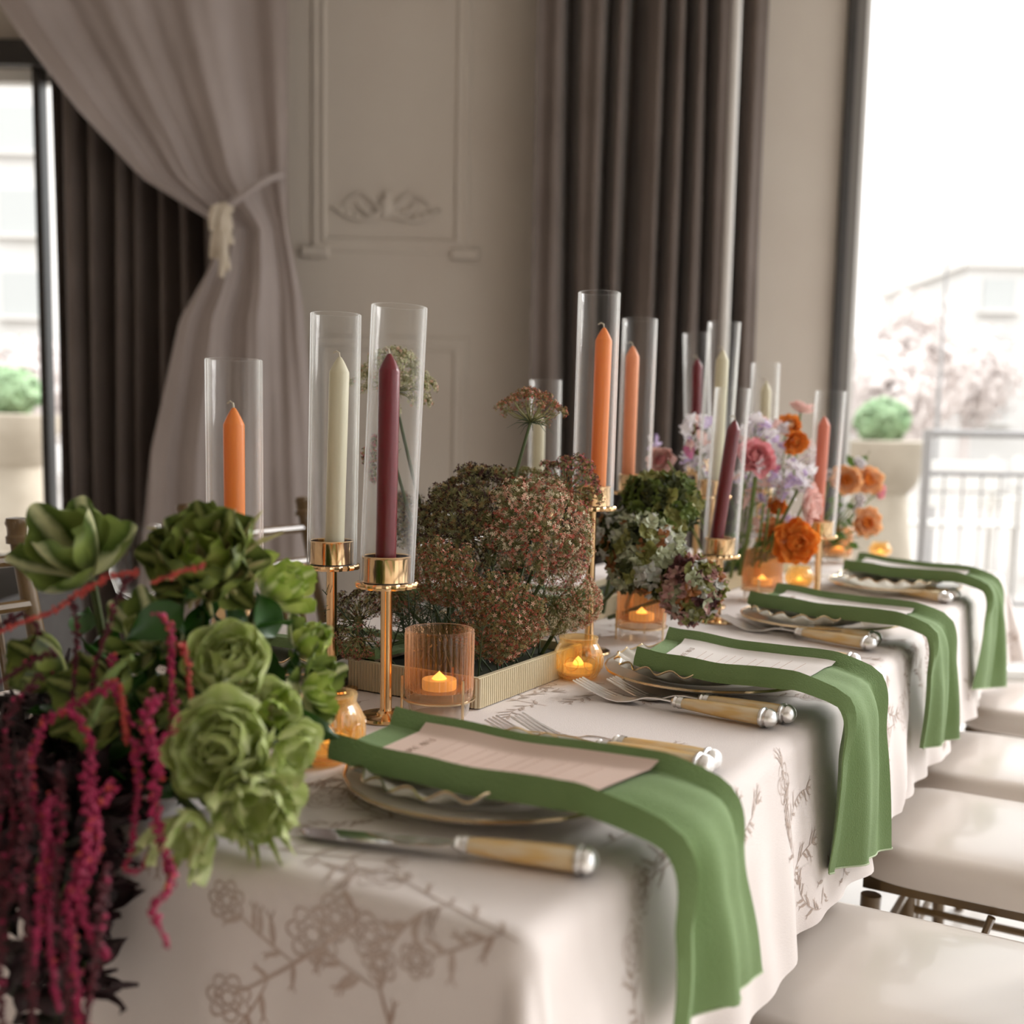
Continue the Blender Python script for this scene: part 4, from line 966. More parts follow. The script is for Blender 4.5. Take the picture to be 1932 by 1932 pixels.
def umbel(px, py, dep, rpx, ax, pal, label, N=38, foot=None, curv=.55, sag=0., spread=1., hang=0.):
    c = ud(px, py, dep); R = rpx/2100*dep; axis = dirv(*ax); rr = random.Random(int(px*7+py)); FOOT[0] += 1
    t = thing('lace_flower', label, 'flower', group='lace flower heads'); t.matrix_world = Matrix.Translation(c) @ up_to(axis) @ Matrix.Rotation(rr.uniform(0, 6.3), 4, 'Z')
    N = int(N*.80); hub = Vector((0, 0, -R*.85)); us = R/.062; rays = MB()
    for k in range(N):
        q = math.sqrt((k+.4)/N); a = k*2.39996; rho = R*.90*q; z = -curv*R*q*q+rr.uniform(-.12, .12)*R-hang*R*max(0, math.sin(a+1.2))*q*q
        p = Vector((rho*math.cos(a)*spread, rho*math.sin(a), z)); nrm = Vector((math.cos(a)*q*.8*curv*2, math.sin(a)*q*.8*curv*2, 1)).normalized()
        s = us*rr.uniform(.78, 1.12)
        link('umbellet', umbellet(pal, rr.randrange(3)), t, mtx=Matrix.Translation(p) @ up_to(nrm) @ Matrix.Rotation(rr.uniform(0, 6.3), 4, 'Z') @ Matrix.Scale(s, 4))
        mid = lerp(hub, p, .5)+Vector((p.x, p.y, 0))*.18; rays.tube([hub, mid, p-nrm*.003], [.0010, .0007, .0005], 4, cap=False)
    rays.build('umbel_rays', M['ray'], t)['kind'] = 'stuff'
    nb = MB()
    for k in range(22):
        a = k*2*PI/22+rr.uniform(-.1, .1); L = R*rr.uniform(.35, .75); d = Vector((math.cos(a), math.sin(a), rr.uniform(-.2, .5))); nb.tube([hub, hub+d*L*.6, hub+d*L-Vector((0, 0, L*.25))], [.0007, .0006, .0002], 3, cap=False)
    nb.build('feathery_bract', M['needle'], t)['kind'] = 'stuff'
    w_ = t.matrix_world @ hub
    f = Vector(foot) if foot else Vector((-.76+rr.uniform(-.06, .06), 1.20+rr.uniform(-.09, .09), ZT+.024))
    stem_to(t, w_, f, .0021, .0030, sag=sag); return t
umbel(905, 902, 1.50, 118, (-.05, .92, .40), 'dark', 'dark brown lace flower forming the domed top of the lace cluster', 44, curv=.5)
umbel(1028, 975, 1.40, 112, (.22, .42, .88), 'blush', 'large blush and cream lace flower facing the camera in the cluster centre', 60, curv=.5)
umbel(1100, 878, 1.48, 72, (.42, .75, .30), 'burg', 'burgundy lace flower at the upper right of the cluster', 40, curv=.7)
umbel(852, 1005, 1.42, 98, (-.30, .15, .92), 'dark', 'dark lace flower at the left middle of the cluster, beside the burgundy candle tube', 52, curv=.5)
umbel(942, 1178, 1.31, 94, (.05, -.08, 1), 'brown', 'brown lace flower hanging lowest, just beyond the nearest ribbed votive', 72, curv=.6)
umbel(1122, 1142, 1.44, 60, (.75, -.05, .65), 'blush', 'small blush lace flower above the round amber jar', 40, curv=.7, foot=(-.70, 1.28, ZT+.024))
umbel(1080, 1068, 1.42, 64, (.55, -.2, .8), 'pink', 'pink-edged lace flower under the big blush one', 40, curv=.6)
umbel(632, 1150, 1.40, 72, (-.55, .35, .45), 'dark', 'dark lace flower low behind the cream candle stand, feathery green beneath', 40, curv=.9, foot=(-.84, 1.09, ZT+.024), sag=.0)
umbel(755, 668, 1.56, 84, (.15, .85, .05), 'pale', 'pale green lace flower standing tall behind the burgundy candle tube', 42, curv=.75, foot=(-.80, 1.25, ZT+.024), sag=-.006, hang=.5)
umbel(1008, 742, 1.50, 68, (.10, .86, -.28), 'brown', 'tall single lace flower on a bare stem above the cluster', 36, curv=.55, foot=(-.78, 1.24, ZT+.024), sag=-.004)
umbel(694, 850, 1.54, 62, (-.85, .3, .2), 'burg', 'burgundy lace flower glimpsed between the two front candle tubes', 34, curv=.6)
umbel(828, 1098, 1.34, 74, (-.2, -.3, .95), 'brown', 'brown lace flower low in the cluster, right of the burgundy candle stand', 54, curv=.6)
umbel(1052, 1160, 1.44, 58, (.1, -.15, .95), 'green', 'olive lace flower deep in the lower right of the cluster', 36, curv=.5)
umbel(762, 980, 1.52, 62, (-.2, .35, .9), 'deep', 'dark lace flower seen through the burgundy candle tube', 34, curv=.5)
umbel(738, 1128, 1.44, 60, (-.1, .0, .95), 'brown', 'olive-brown lace flower low between the two front gold stems', 34, curv=.5)
umbel(965, 1075, 1.52, 74, (.0, .1, .95), 'deep', 'dark lace flower recessed below the blush one', 40, curv=.4)
umbel(870, 960, 1.60, 84, (-.2, .6, .7), 'deep', 'dark lace flower at the back of the cluster', 40, curv=.5)
umbel(1000, 900, 1.54, 62, (.1, .7, .6), 'green', 'olive lace flower behind the big blush one', 34, curv=.5)
umbel(660, 1235, 1.32, 48, (-.2, -.5, .6), 'burg', 'small dark lace flower drooping to the cloth beside the cream candle stand', 26, curv=.9, foot=(-.835, 1.10, ZT+.024))
# feathery foliage between the stems
t = thing('feathery_foliage', 'feathery dark green foliage around the lace flower stems', 'foliage'); rr = random.Random(5); mb = MB()
for k in range(70):
    a = Vector((-.76+rr.uniform(-.085, .085), 1.20+rr.uniform(-.11, .11), ZT+.028)); d = Vector((rr.uniform(-1, .25), rr.uniform(-.8, .8), rr.uniform(.6, 2))).normalized(); L = rr.uniform(.05, .13); b = a+d*L
    mb.tube([a, lerp(a, b, .5), b], [.0012, .001, .0005], 4, cap=False)
    for i in range(14):
        q = lerp(a, b, .35+.65*i/14); e = d.orthogonal().normalized(); e.rotate(Matrix.Rotation(rr.uniform(0, 6.3), 3, d)); l_ = rr.uniform(.010, .022); mb.tube([q, q+(e+d*.6)*l_], [.0006, .0002], 3, cap=False)
mb.build('fern_needles', M['needle'], t)['kind'] = 'stuff'

# ---- mophead hydrangeas
HC = {k: mat('hydrangea_'+k, a, .65, c2=b, nscale=60, transl=.25) for k, (a, b) in dict(sage=('#a5ab88', '#bcbfa2'), olive=('#77783a', '#8f8c50'), rust=('#a8653c', '#8c6c3c'), pink=('#b88486', '#c5a496'), green=('#55662a', '#69792f'), dark=('#333a15', '#454b1e'), bluegrey=('#bcc0b6', '#cfcbc6'), lime=('#7a9a3c', '#9db356'), plum=('#3a1a1c', '#5a2a2c'),
      pale=('#9fae74', '#b6c08c'), palest=('#b4c094', '#c6cda6')).items()}
HM = {}
def floret(k):
    if k in HM: return HM[k]
    mb = MB(); s0 = sum(map(ord, k)); rr = random.Random(s0)
    for q in range(4):
        a = q*PI/2+rr.uniform(-.12, .12); L = .0115*rr.uniform(.9, 1.1); P = []
        for i in range(4):
            tt = i/3; wv = (.18, .85, 1.0, .45)[i]*L*.52; row = []
            for j in range(4):
                s = 2*j/3-1; y = L*tt-.12*L*s*s*tt; x = s*wv; z = .30*L*tt*tt-.10*L*s*s+.0015*math.sin(s*3+q); row.append((x*math.cos(a)-y*math.sin(a), x*math.sin(a)+y*math.cos(a), z))
            P.append(row)
        mb.grid(P)
    mb.octa((0, 0, .001), .0011, 0); HM[k] = mb.mesh('floret', HC[k]); return HM[k]
def mophead(px, py, dep, rpx, ax, pal, label, N, fs=1., sq=1., foot=None, group='mophead hydrangeas'):
    c = ud(px, py, dep); R = rpx/2100*dep; t = thing('hydrangea', label, 'flower', group=group); t.matrix_world = Matrix.Translation(c) @ up_to(dirv(*ax)); rr = random.Random(int(px+py*3))
    for k in range(N):
        z = 1-1.75*(k+.5)/N; a = k*2.39996; q = math.sqrt(max(0, 1-z*z)); d = Vector((q*math.cos(a), q*math.sin(a), z)); b = .10*math.sin(d.x*5+px)*math.sin(d.y*4+d.z*5)
        p = Vector((d.x, d.y, d.z*sq))*R*(.90+b+rr.uniform(-.06, .06)); n_ = (d+Vector((rr.uniform(-.5, .5), rr.uniform(-.5, .5), rr.uniform(-.5, .5)))).normalized()
        link('floret', floret(pal[rr.randrange(len(pal))]), t, mtx=Matrix.Translation(p) @ up_to(n_) @ Matrix.Rotation(rr.uniform(0, 6.3), 4, 'Z') @ Matrix.Scale(fs*rr.uniform(.8, 1.2), 4))
    MB().ball((0, 0, 0), R*.80, 18, 10, sq=(1, 1, sq)).build('inner_ball', M['foam'], t)  # filler ball behind the florets, in the dark trough-filling colour
    f = Vector(foot) if foot else Vector((-.79, c.y, ZT+.02)); stem_to(t, c, f, .003, .0035); return t
mophead(1218, 1048, 1.70, 82, (-.1, .8, .6), ('sage', 'sage', 'olive', 'rust', 'bluegrey', 'sage', 'dark'), 'dusty sage hydrangea behind the second ribbed votive', 190, 1.05, .95, foot=(-.79, 1.60, ZT+.02))
mophead(1302, 1112, 1.66, 66, (.5, .1, .8), ('pink', 'olive', 'rust', 'bluegrey', 'plum', 'sage', 'olive', 'pink'), 'dusky pink and bronze hydrangea drooping towards the third plate', 160, .98, 1., foot=(-.77, 1.64, ZT+.02))
mophead(1246, 958, 1.82, 78, (.0, .9, .4), ('green', 'dark', 'olive', 'green'), 'deep green hydrangea standing behind the dusty sage one', 170, 1.12, .85, foot=(-.79, 1.75, ZT+.02))
mophead(1165, 1010, 1.80, 50, (-.4, .6, .6), ('rust', 'bluegrey', 'dark', 'sage'), 'small rusty hydrangea tucked left of the dusty sage one', 90, 1.05, .9, foot=(-.80, 1.68, ZT+.02))

# ---- ranunculus, sweet peas and orange blooms
def tone(name, a, b, tr=.3): return mat(name, a, .5, c2=b, nscale=90, transl=tr)
PK = tone('petal_pink', '#ee9aa4', '#f2b6b8'); PP = tone('petal_pale_pink', '#f2c8c0', '#f6dad4'); OG = tone('petal_orange', '#f08c2c', '#f4a552'); OC = tone('petal_apricot', '#f8bf86', '#f8d4ae')
WH = tone('petal_white', '#f0ecf2', '#f6f2f2'); LI = tone('petal_lilac', '#cfbbe4', '#e2d2ee'); MG = tone('petal_magenta', '#dc80ae', '#e59cc0'); YC = tone('bloom_centre', '#9c6a14', '#7d6a1c', .05)
def ran_layers(m1, m2, s, openn=1.):
    a = [petal_mesh('petal', .020*s, .022*s, .22, .9, .03, m1, k, .6, .5, 6, 5) for k in range(2)]; b = [petal_mesh('petal', .024*s, .024*s, .16, .5, .05, m2, 5+k, .62, .5, 6, 5) for k in range(2)]
    return [(a, 5, .001*s, 1.45, .62, 1), (a, 7, .003*s, 1.25, .78, 1), (a, 8, .005*s, 1.0, .92, 1), (b, 9, .006*s, .72*openn, 1., 1), (b, 9, .006*s, .42*openn, 1.05, 1), (b, 8, .005*s, .12*openn, 1.08, 1)]
def heart(r, m):
    def f(t, rr): MB().ball((0, 0, r*.6), r, 12, 7).build('flower_centre', m, t)
    return f
def ran(px, py, dep, s, ax, m1, m2, label, foot, name='ranunculus', sag=0., openn=1., group='ranunculus'):
    c = ud(px, py, dep)-dirv(*ax)*.008*s; t = bloom(name, label, 'flower', c, dirv(*ax), ran_layers(m1, m2, s, openn), int(px), group, extra=heart(.005*s, YC if m1 in (OG, OC) else m1)); stem_to(t, c, foot, .0022, .0026, M['stem_l'], sag); return t
F3 = lambda k: (-.825+.012*(k % 3), 2.28+.05*(k % 8), ZT+.02)
ran(1247, 868, 2.15, 1.05, (-.5, .3, .8), PK, PP, 'pink ranunculus above the deep green hydrangea', F3(0))
ran(1428, 862, 2.12, 1.45, (.1, .5, .8), PK, PK, 'large rose pink ranunculus beside the leaning burgundy candle', F3(1), sag=-.01)
ran(1512, 770, 2.30, .95, (.2, 1, -.1), PK, PP, 'pink ranunculus on the highest curved stem', F3(5), sag=.02)
ran(1527, 952, 2.12, 1.45, (.9, .0, .5), PP, PP, 'pale fringed pink bloom hanging next to the coral candle', F3(4), sag=.02)
ran(1488, 803, 2.25, .95, (-.2, .6, .7), OC, OG, 'apricot bloom above the white sweet peas', F3(3), openn=.8)
ran(1502, 834, 2.22, .95, (.2, -.3, .9), OG, OG, 'orange bloom under the apricot one', F3(4), openn=.8)
ran(1500, 1022, 2.14, 1.7, (.1, .1, 1), OG, OG, 'large orange bloom low behind the third ribbed votive', (-.80, 2.30, ZT+.02), openn=.6)
ran(1458, 1008, 2.20, 1.2, (-.3, .2, 1), OG, OC, 'orange bloom low at the left of the large orange one', (-.82, 2.27, ZT+.02), openn=.6)
ran(1466, 956, 2.22, .75, (-.1, .2, 1), OG, OG, 'small burnt orange bloom among the sweet pea stems', F3(2))
FF = lambda k: (-.80+.02*(k % 3), 2.92+.01*(k % 4), ZT+.02)
ran(1597, 905, 2.74, 1.35, (-.2, .1, 1), OG, OC, 'orange and cream bloom right of the coral candle tube', FF(0), openn=.5, group='far orange blooms')
ran(1640, 905, 2.78, 1.4, (.2, .2, 1), OG, OC, 'orange bloom highest in the far arrangement against the window', FF(1), openn=.5, group='far orange blooms')
ran(1637, 985, 2.72, 1.4, (.3, .1, 1), OG, OC, 'orange bloom low in the far arrangement against the window', FF(2), openn=.5, group='far orange blooms')
ran(1662, 928, 2.80, .7, (.6, -.2, .6), MG, PK, 'small magenta bud at the right of the far arrangement', FF(3), group='far orange blooms')
for i, (a, b) in enumerate(((1622, 874), (1622, 942), (1620, 962), (1568, 898))): ran(a, b, 2.76, .6, (.2, .3, .8), WH, WH, ['small white bloom atop the far arrangement', 'small white bloom between the far orange ones', 'small white bloom just above the lower far orange one', 'small white bloom seen behind the coral candle tube'][i], FF(i), name='white_bloom', group='far white blooms')
def sweetpea_mesh(m1, m2, seed):
    rr = random.Random(seed); mb = MB(); 
    for side_, w_, m, tilt in ((0, .026, 0, 1.15), (-1, .013, 1, .35), (1, .013, 1, .35)):
        P = []
        for i in range(7):
            t_ = i/6; wv = math.sin(PI*t_**.7)**.7 if 0 < t_ < 1 else .18; row = []; L = .019 if side_ == 0 else .013
            for j in range(7):
                s = 2*j/6-1; x = s*w_*.5*wv; y = L*t_-.2*L*s*s*t_; z = (.004*abs(s)*t_+.0025*math.sin(s*6+seed)*t_)
                c_, s_ = math.cos(tilt), math.sin(tilt); yy = y*c_-z*s_; zz = y*s_+z*c_
                if side_: x = x*.7+side_*.0045; yy += .004
                row.append((x, yy, zz))
            P.append(row)
        mb.grid(P, m)
    mb.tube([(0, -.004, -.004), (0, 0, 0)], [.001, .0025], 6, 1); return mb.mesh('blossom', [m1, m2])
SP = [sweetpea_mesh(a, b, k) for k, (a, b) in enumerate(((WH, WH), (WH, LI), (LI, WH), (PP, WH), (MG, LI), (WH, MG), (WH, WH)))]
pts = [(1310,795),(1330,800),(1300,812),(1318,830),(1293,858),(1320,868),(1336,853),(1306,845),(1410,805),(1425,797),(1445,806),(1450,825),(1430,822),(1470,812),(1405,822),(1400,838),(1465,850),(1480,848),(1460,870),(1500,878),(1515,868),(1535,852),(1540,880),(1470,892),(1482,905),(1510,905),(1527,893),(1450,905),(1440,918),(1425,906),(1470,928),(1482,940),(1500,932),(1415,930),(1410,952),(1435,945),(1440,967),(1425,1000),(1457,953),(1488,985),(1468,978),(1496,1000),(1545,905),(1236,846),(1338,885),(1345,830),(1390,905),(1455,840),(1490,920),(1520,920),(1505,895),(1440,880)]
colr = [0,6,0,3,4,1,0,3,0,0,2,1,0,0,6,3,0,2,0,0,0,6,0,4,2,1,0,2,3,0,5,2,0,3,3,2,3,3,0,2,3,1,0,2,1,0,3,1,2,0,1,0]
groups = [pts[i:i+4] for i in range(0, len(pts), 4)]; rr = random.Random(8)
SPL = ['white sweet pea stem beside the slim burgundy candle', 'pink and white sweet pea stem just above the deep green hydrangea', 'white and lilac sweet pea stem right of the leaning burgundy candle tip', 'white sweet pea stem with a lilac bloom in front of the farthest pale candle', 'white sweet pea stem left of the apricot bloom', 'lilac and white sweet pea stem near the coral candle tube, upper', 'magenta and lilac sweet pea stem below the orange bloom', 'pale pink sweet pea stem behind the rose pink ranunculus', 'lilac and white sweet pea stem in the middle, below the magenta one', 'blush sweet pea stem drooping under the rose pink ranunculus', 'pale pink sweet pea stem just above the third ribbed votive', 'large white and lilac sweet pea stem hanging over the large orange bloom', 'white sweet pea stem spread widest, from hydrangea to coral candle']
for gi, g in enumerate(groups):
    dep0 = 2.12+.03*(gi % 6); t = thing('sweet_pea', SPL[gi], 'flower', group='sweet peas in the third trough')
    cs = [ud(a, b, dep0+rr.uniform(-.03, .03)) for a, b in g]
    for k, c in enumerate(cs):
        ax = dirv(rr.uniform(-.6, .6), rr.uniform(.1, .9), rr.uniform(.3, 1)); link('blossom', SP[colr[gi*4+k]], t, mtx=Matrix.Translation(c) @ up_to(ax) @ Matrix.Rotation(rr.uniform(0, 6.3), 4, 'Z') @ Matrix.Scale(rr.uniform(1.05, 1.35), 4))
    for k in range(6):
        a, b = g[k % len(g)]; c = ud(a+rr.uniform(-13, 13), b+rr.uniform(-12, 14), dep0+rr.uniform(.0, .06)); link('blossom', SP[(0, 2, 0, 1, 3, 6)[(k+gi) % 6]], t, mtx=Matrix.Translation(c) @ up_to(dirv(rr.uniform(-.6, .6), rr.uniform(.1, .9), rr.uniform(.3, 1))) @ Matrix.Rotation(rr.uniform(0, 6.3), 4, 'Z') @ Matrix.Scale(rr.uniform(1., 1.25), 4))
    low = Vector(F3(gi)); cs2 = sorted(cs, key=lambda p: p.z); mb = MB(); cur = low
    top_ = cs2[-1]-Vector((0, 0, .005)); mb.tube(smooth_path([low, lerp(low, top_, .5)+camR*rr.uniform(-.02, .02), top_], 6), .0014, 6)
    for c in cs2[:-1]: q = lerp(low, top_, min(max((c.z-.03-low.z)/(top_.z-low.z), .1), .95)); mb.tube([q, lerp(q, c, .6)+Vector((0, 0, .004)), c], .0009, 5)
    mb.build('stem', M['stem_l'], t)
LEAFM = [petal_mesh('leaf', .045, .026, .18, .5, .05, M['leaf'], k, .42, .06, 7, 4) for k in range(3)]
LEAFG = [petal_mesh('leaf', .030, .017, .15, .4, .05, mat('fresh_leaf', '#61803a', .5, c2='#4c6b26', nscale=40, transl=.3), k, .45, .06, 6, 4) for k in range(2)]
def leaf_sprig(name, label, base, tips, lm, n, seed, sc=1., group=None, m=None):
    rr = random.Random(seed); t = thing(name, label, 'foliage', group=group); mb = MB()
    for tp in tips:
        p = smooth_path([base, lerp(Vector(base), Vector(tp), .5)+Vector((rr.uniform(-.02, .02), rr.uniform(-.02, .02), .01)), tp], 6); mb.tube(p, [lerp(.0018, .0008, i/(len(p)-1)) for i in range(len(p))], 6)
        for k in range(n):
            i = int(len(p)*(.3+.7*k/n)); q = p[min(i, len(p)-1)]; d = Vector((rr.gauss(0, 1), rr.gauss(0, 1), rr.gauss(.2, .8))).normalized()
            link('leaf', lm[rr.randrange(len(lm))], t, mtx=Matrix.Translation(q) @ d.to_track_quat('Y', 'Z').to_matrix().to_4x4() @ Matrix.Rotation(rr.uniform(0, 6.3), 4, 'Y') @ Matrix.Scale(sc*rr.uniform(.7, 1.25), 4))
    mb.build('stem', m or M['stem'], t); return t
leaf_sprig('leafy_sprig', 'green leafy sprigs in the far arrangement by the window', FF(0), [ud(1605, 945, 2.75), ud(1612, 985, 2.72), ud(1655, 1008, 2.72), ud(1642, 850, 2.78), ud(1615, 870, 2.76), ud(1625, 1035, 2.70), ud(1600, 1010, 2.75), ud(1580, 960, 2.8)], LEAFG, 7, 3)
leaf_sprig('leafy_sprig', 'green leaves among the sweet pea stems', F3(3), [ud(1400, 1010, 2.2), ud(1440, 1020, 2.15), ud(1470, 1030, 2.2), ud(1385, 1050, 2.1), ud(1520, 1040, 2.2)], LEAFG, 6, 4)
t = thing('flower_stems', 'upright bright green stems rising from the third trough', 'stems'); mb = MB()
for a, b, w_ in (((1402, 900), (1378, 1090), .0035), ((1425, 900), (1395, 1085), .0045), ((1505, 925), (1425, 1060), .0030), ((1450, 960), (1432, 1070), .0025), ((1440, 950), (1420, 1070), .0025), ((1470, 960), (1445, 1060), .003), ((1315, 880), (1330, 960), .002), ((1260, 870), (1328, 990), .0022)):
    mb.tube(smooth_path([ud(*a, 2.12), lerp(ud(*a, 2.12), ud(*b, 2.2), .5)+camR*.004, ud(*b, 2.2)], 4), w_, 7)
mb.build('stem', M['stem_l'], t)

# ================================================================== GREEN BOUQUET AND AMARANTH IN THE FOREGROUND
streak('tulip_green', '#8b9c52', '#d2d4a4', '#42561f', .036)
streak('tulip_dark', '#96a354', '#b6bc74', '#324016', .036)
streak('tulip_lime', '#c6d276', '#e0e3ae', '#88a23c', .034)
streak('sage_petal', '#d8dfab', '#cbd393', '#b4c276', .036, .3)
BIG = [petal_mesh('petal', .064, .046, .30, .55, .05, MATS['tulip_green'], k, .66, .48, 12, 8) for k in range(3)]
BIGD = [petal_mesh('petal', .060, .044, .30, .9, .06, MATS['tulip_dark'], 10+k, .66, .48, 12, 8) for k in range(2)]
BIGL = [petal_mesh('petal', .056, .038, .34, .9, .06, MATS['tulip_lime'], 20+k, .68, .48, 12, 8) for k in range(3)]
SAGE = [petal_mesh('petal', .040, .042, .20, 1.1, .06, MATS['sage_petal'], 30+k, .66, .55, 9, 8) for k in range(3)]
STR = [petal_mesh('petal', .054, .005, .25, 1.2, .04, MATS['tulip_lime'], 40+k, .5, .1, 10, 3) for k in range(2)]
cream_m = mat('tulip_cream', '#c3b98c', .6, c2='#a9a56a', nscale=60, transl=.2)
def shreds(n, L, up_=.6):
    def f(t, rr):
        for k in range(n):
            a = rr.uniform(0, 6.3); d = Vector((math.cos(a), math.sin(a), rr.uniform(up_*.5, up_*2))).normalized(); l_ = L*rr.uniform(.5, 1.1); b = Vector((math.cos(a), math.sin(a), 0))*.008
            MB().tube(smooth_path([b*.3, b+d*l_*.6, b+d*l_+Vector((rr.uniform(-.01, .01), rr.uniform(-.01, .01), -.004))], 4), [.0018, .0022, .0024, .0026, .0024, .002, .0018, .0012, .0006], 5).build('filament', cream_m, t)
    return f
BF = Vector((-.80, .70, ZT+.02))
def gb(px, py, dep, ax, layers, label, seed, extra=None, name='parrot_tulip', group='green parrot tulips'):
    c = ud(px, py, dep); t = bloom(name, label, 'flower', c, dirv(*ax), layers, seed, group, extra=extra); stem_to(t, c-dirv(*ax)*.004, lerp(BF, Vector((c.x, c.y, ZT+.02)), .4), .0035, .004, M['stem']); return t
gb(170, 1088, .94, (-.12, .62, .62), [(BIG, 4, .002, .45, 1.15, .4), (BIG, 3, .004, .95, 1.2, .4)], 'open green tulip with broad leafy petals, highest at the left', 1)
gb(398, 1078, .93, (.10, .55, .8), [(BIGD, 6, .008, .28, .95, .8), (BIGD, 7, .010, .62, 1.0, .8), (BIGL, 5, .008, .95, .8, 1), (BIGD, 5, .004, -.15, .95, 1)], 'dark green parrot tulip with a cream shredded centre', 2, shreds(40, .052, .9))
gb(498, 1125, .97, (.75, .45, .3), [(BIGL, 6, .004, .75, .78, .6), (BIGL, 5, .003, 1.15, .7, .6), (BIGL, 4, .005, .45, .8, .6)], 'lime tulip with pale-rimmed petals pointing right', 3)
gb(568, 1232, .98, (.5, .5, .6), [(BIGL, 6, .006, 1.0, .72, .5), (BIGL, 5, .002, 1.35, .68, .5), (BIG, 4, .006, .6, .6, .8)], 'rounded lime tulip beside the cream candle stand', 4)
gb(572, 1300, .96, (.8, .1, .5), [(BIGL, 6, .004, .7, .62, 1), (BIG, 5, .003, .3, .62, 1)], 'lime parrot tulip lowest at the right above the amber jar', 5)
gb(440, 1262, .90, (.1, .5, .9), [(SAGE, 4, .002, 1.3, .55, 1), (SAGE, 6, .006, 1.0, .8, 1), (SAGE, 7, .009, .7, .95, 1), (SAGE, 8, .010, .35, 1.05, 1)], 'pale green ruffled bloom in the middle of the bouquet', 6, name='ruffled_bloom', group='pale green ruffled blooms')
gb(430, 1410, .85, (.05, .2, 1), [(SAGE, 3, .001, 1.4, .5, .8), (SAGE, 5, .004, 1.15, .75, 1), (SAGE, 7, .008, .85, .95, 1), (SAGE, 8, .010, .5, 1.1, 1), (SAGE, 8, .010, .1, 1.15, 1)], 'pale green ruffled bloom swirling open above the cloth', 7, name='ruffled_bloom', group='pale green ruffled blooms')
gb(500, 1340, .90, (.5, .2, .8), [(BIGL, 6, .004, .8, .6, 1), (SAGE, 6, .006, .4, .8, 1)], 'lime bloom between the two ruffled ones and the jar', 8, shreds(8, .026))
gb(475, 1500, .84, (.35, -.1, .9), [(SAGE, 7, .006, .7, .85, 1), (SAGE, 8, .008, .2, .95, 1), (STR, 22, .004, .25, 1.05, 1)], 'pale green bloom with thread-like petals touching the cloth', 9, name='ruffled_bloom', group='pale green ruffled blooms')
gb(370, 1545, .83, (-.1, -.4, .8), [(SAGE, 7, .006, .5, .75, 1), (STR, 16, .004, .5, 1.0, 1)], 'pale green bloom lowest on the cloth by the amaranth', 10, name='ruffled_bloom', group='pale green ruffled blooms')
gb(285, 1215, .92, (-.1, .6, .7), [(SAGE, 6, .006, .9, .8, 1), (BIG, 6, .008, .5, .7, 1)], 'dusky green bloom under the dark parrot tulip', 11)
gb(215, 1330, .90, (-.3, .3, .8), [(SAGE, 6, .006, .8, .8, 1), (BIGD, 6, .008, .4, .8, 1)], 'shadowed green bloom behind the amaranth', 12)
gb(330, 1330, .90, (.0, .3, .9), [(BIGD, 6, .006, .7, .7, 1), (SAGE, 5, .004, 1.0, .6, 1)], 'deep green bloom at the heart of the bouquet', 13)
gb(525, 1405, .87, (.8, -.1, .6), [(SAGE, 6, .004, .7, .7, 1), (SAGE, 6, .006, .3, .8, 1)], 'pale green bloom at the right edge of the bouquet', 14, name='ruffled_bloom', group='pale green ruffled blooms')
gb(120, 1280, .92, (-.6, .4, .6), [(BIGD, 6, .006, .6, .8, 1)], 'dark green tulip at the left of the bouquet', 15)
for i, (lb, tips, sd_) in enumerate((('dark glossy leaves filling the right of the green bouquet', [(560, 1290), (520, 1200), (470, 1180), (540, 1360), (520, 1450), (450, 1340)], 1), ('dark glossy leaves filling the middle of the green bouquet', [(380, 1180), (330, 1260), (300, 1400), (390, 1480), (250, 1300), (350, 1130)], 2), ('dark glossy leaves behind the amaranth', [(150, 1200), (90, 1330), (180, 1400), (60, 1440), (240, 1480), (120, 1500)], 3))):
    leaf_sprig('glossy_foliage', lb, BF, [ud(a, b, .95-.012*k) for k, (a, b) in enumerate(tips)], LEAFM, 11, 30+sd_, 1.0)
# dark foliage over the front edge, placed for darkness; leaf colour holds the shade
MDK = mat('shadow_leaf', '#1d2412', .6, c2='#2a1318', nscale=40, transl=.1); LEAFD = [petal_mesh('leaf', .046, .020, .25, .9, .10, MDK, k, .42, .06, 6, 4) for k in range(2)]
leaf_sprig('trailing_foliage', 'dark foliage trailing over the near table edge under the amaranth', Vector((-.78, .62, ZT+.03)), [uy(a, b, Y) for a, b, Y in ((20, 1700, .50), (60, 1850, .49), (120, 1600, .53), (10, 1550, .52), (90, 1760, .50), (140, 1760, .52), (140, 1680, .53), (190, 1480, .60), (60, 1650, .50), (100, 1960, .50), (30, 1920, .49), (-60, 1800, .5), (110, 1910, .51), (-40, 1650, .5), (160, 1560, .56), (60, 1500, .56), (130, 1450, .6), (0, 1420, .6), (30, 1330, .62), (90, 1280, .66), (-20, 1500, .52), (10, 1780, .48), (150, 1900, .51))], LEAFD, 24, 77, 1.05)
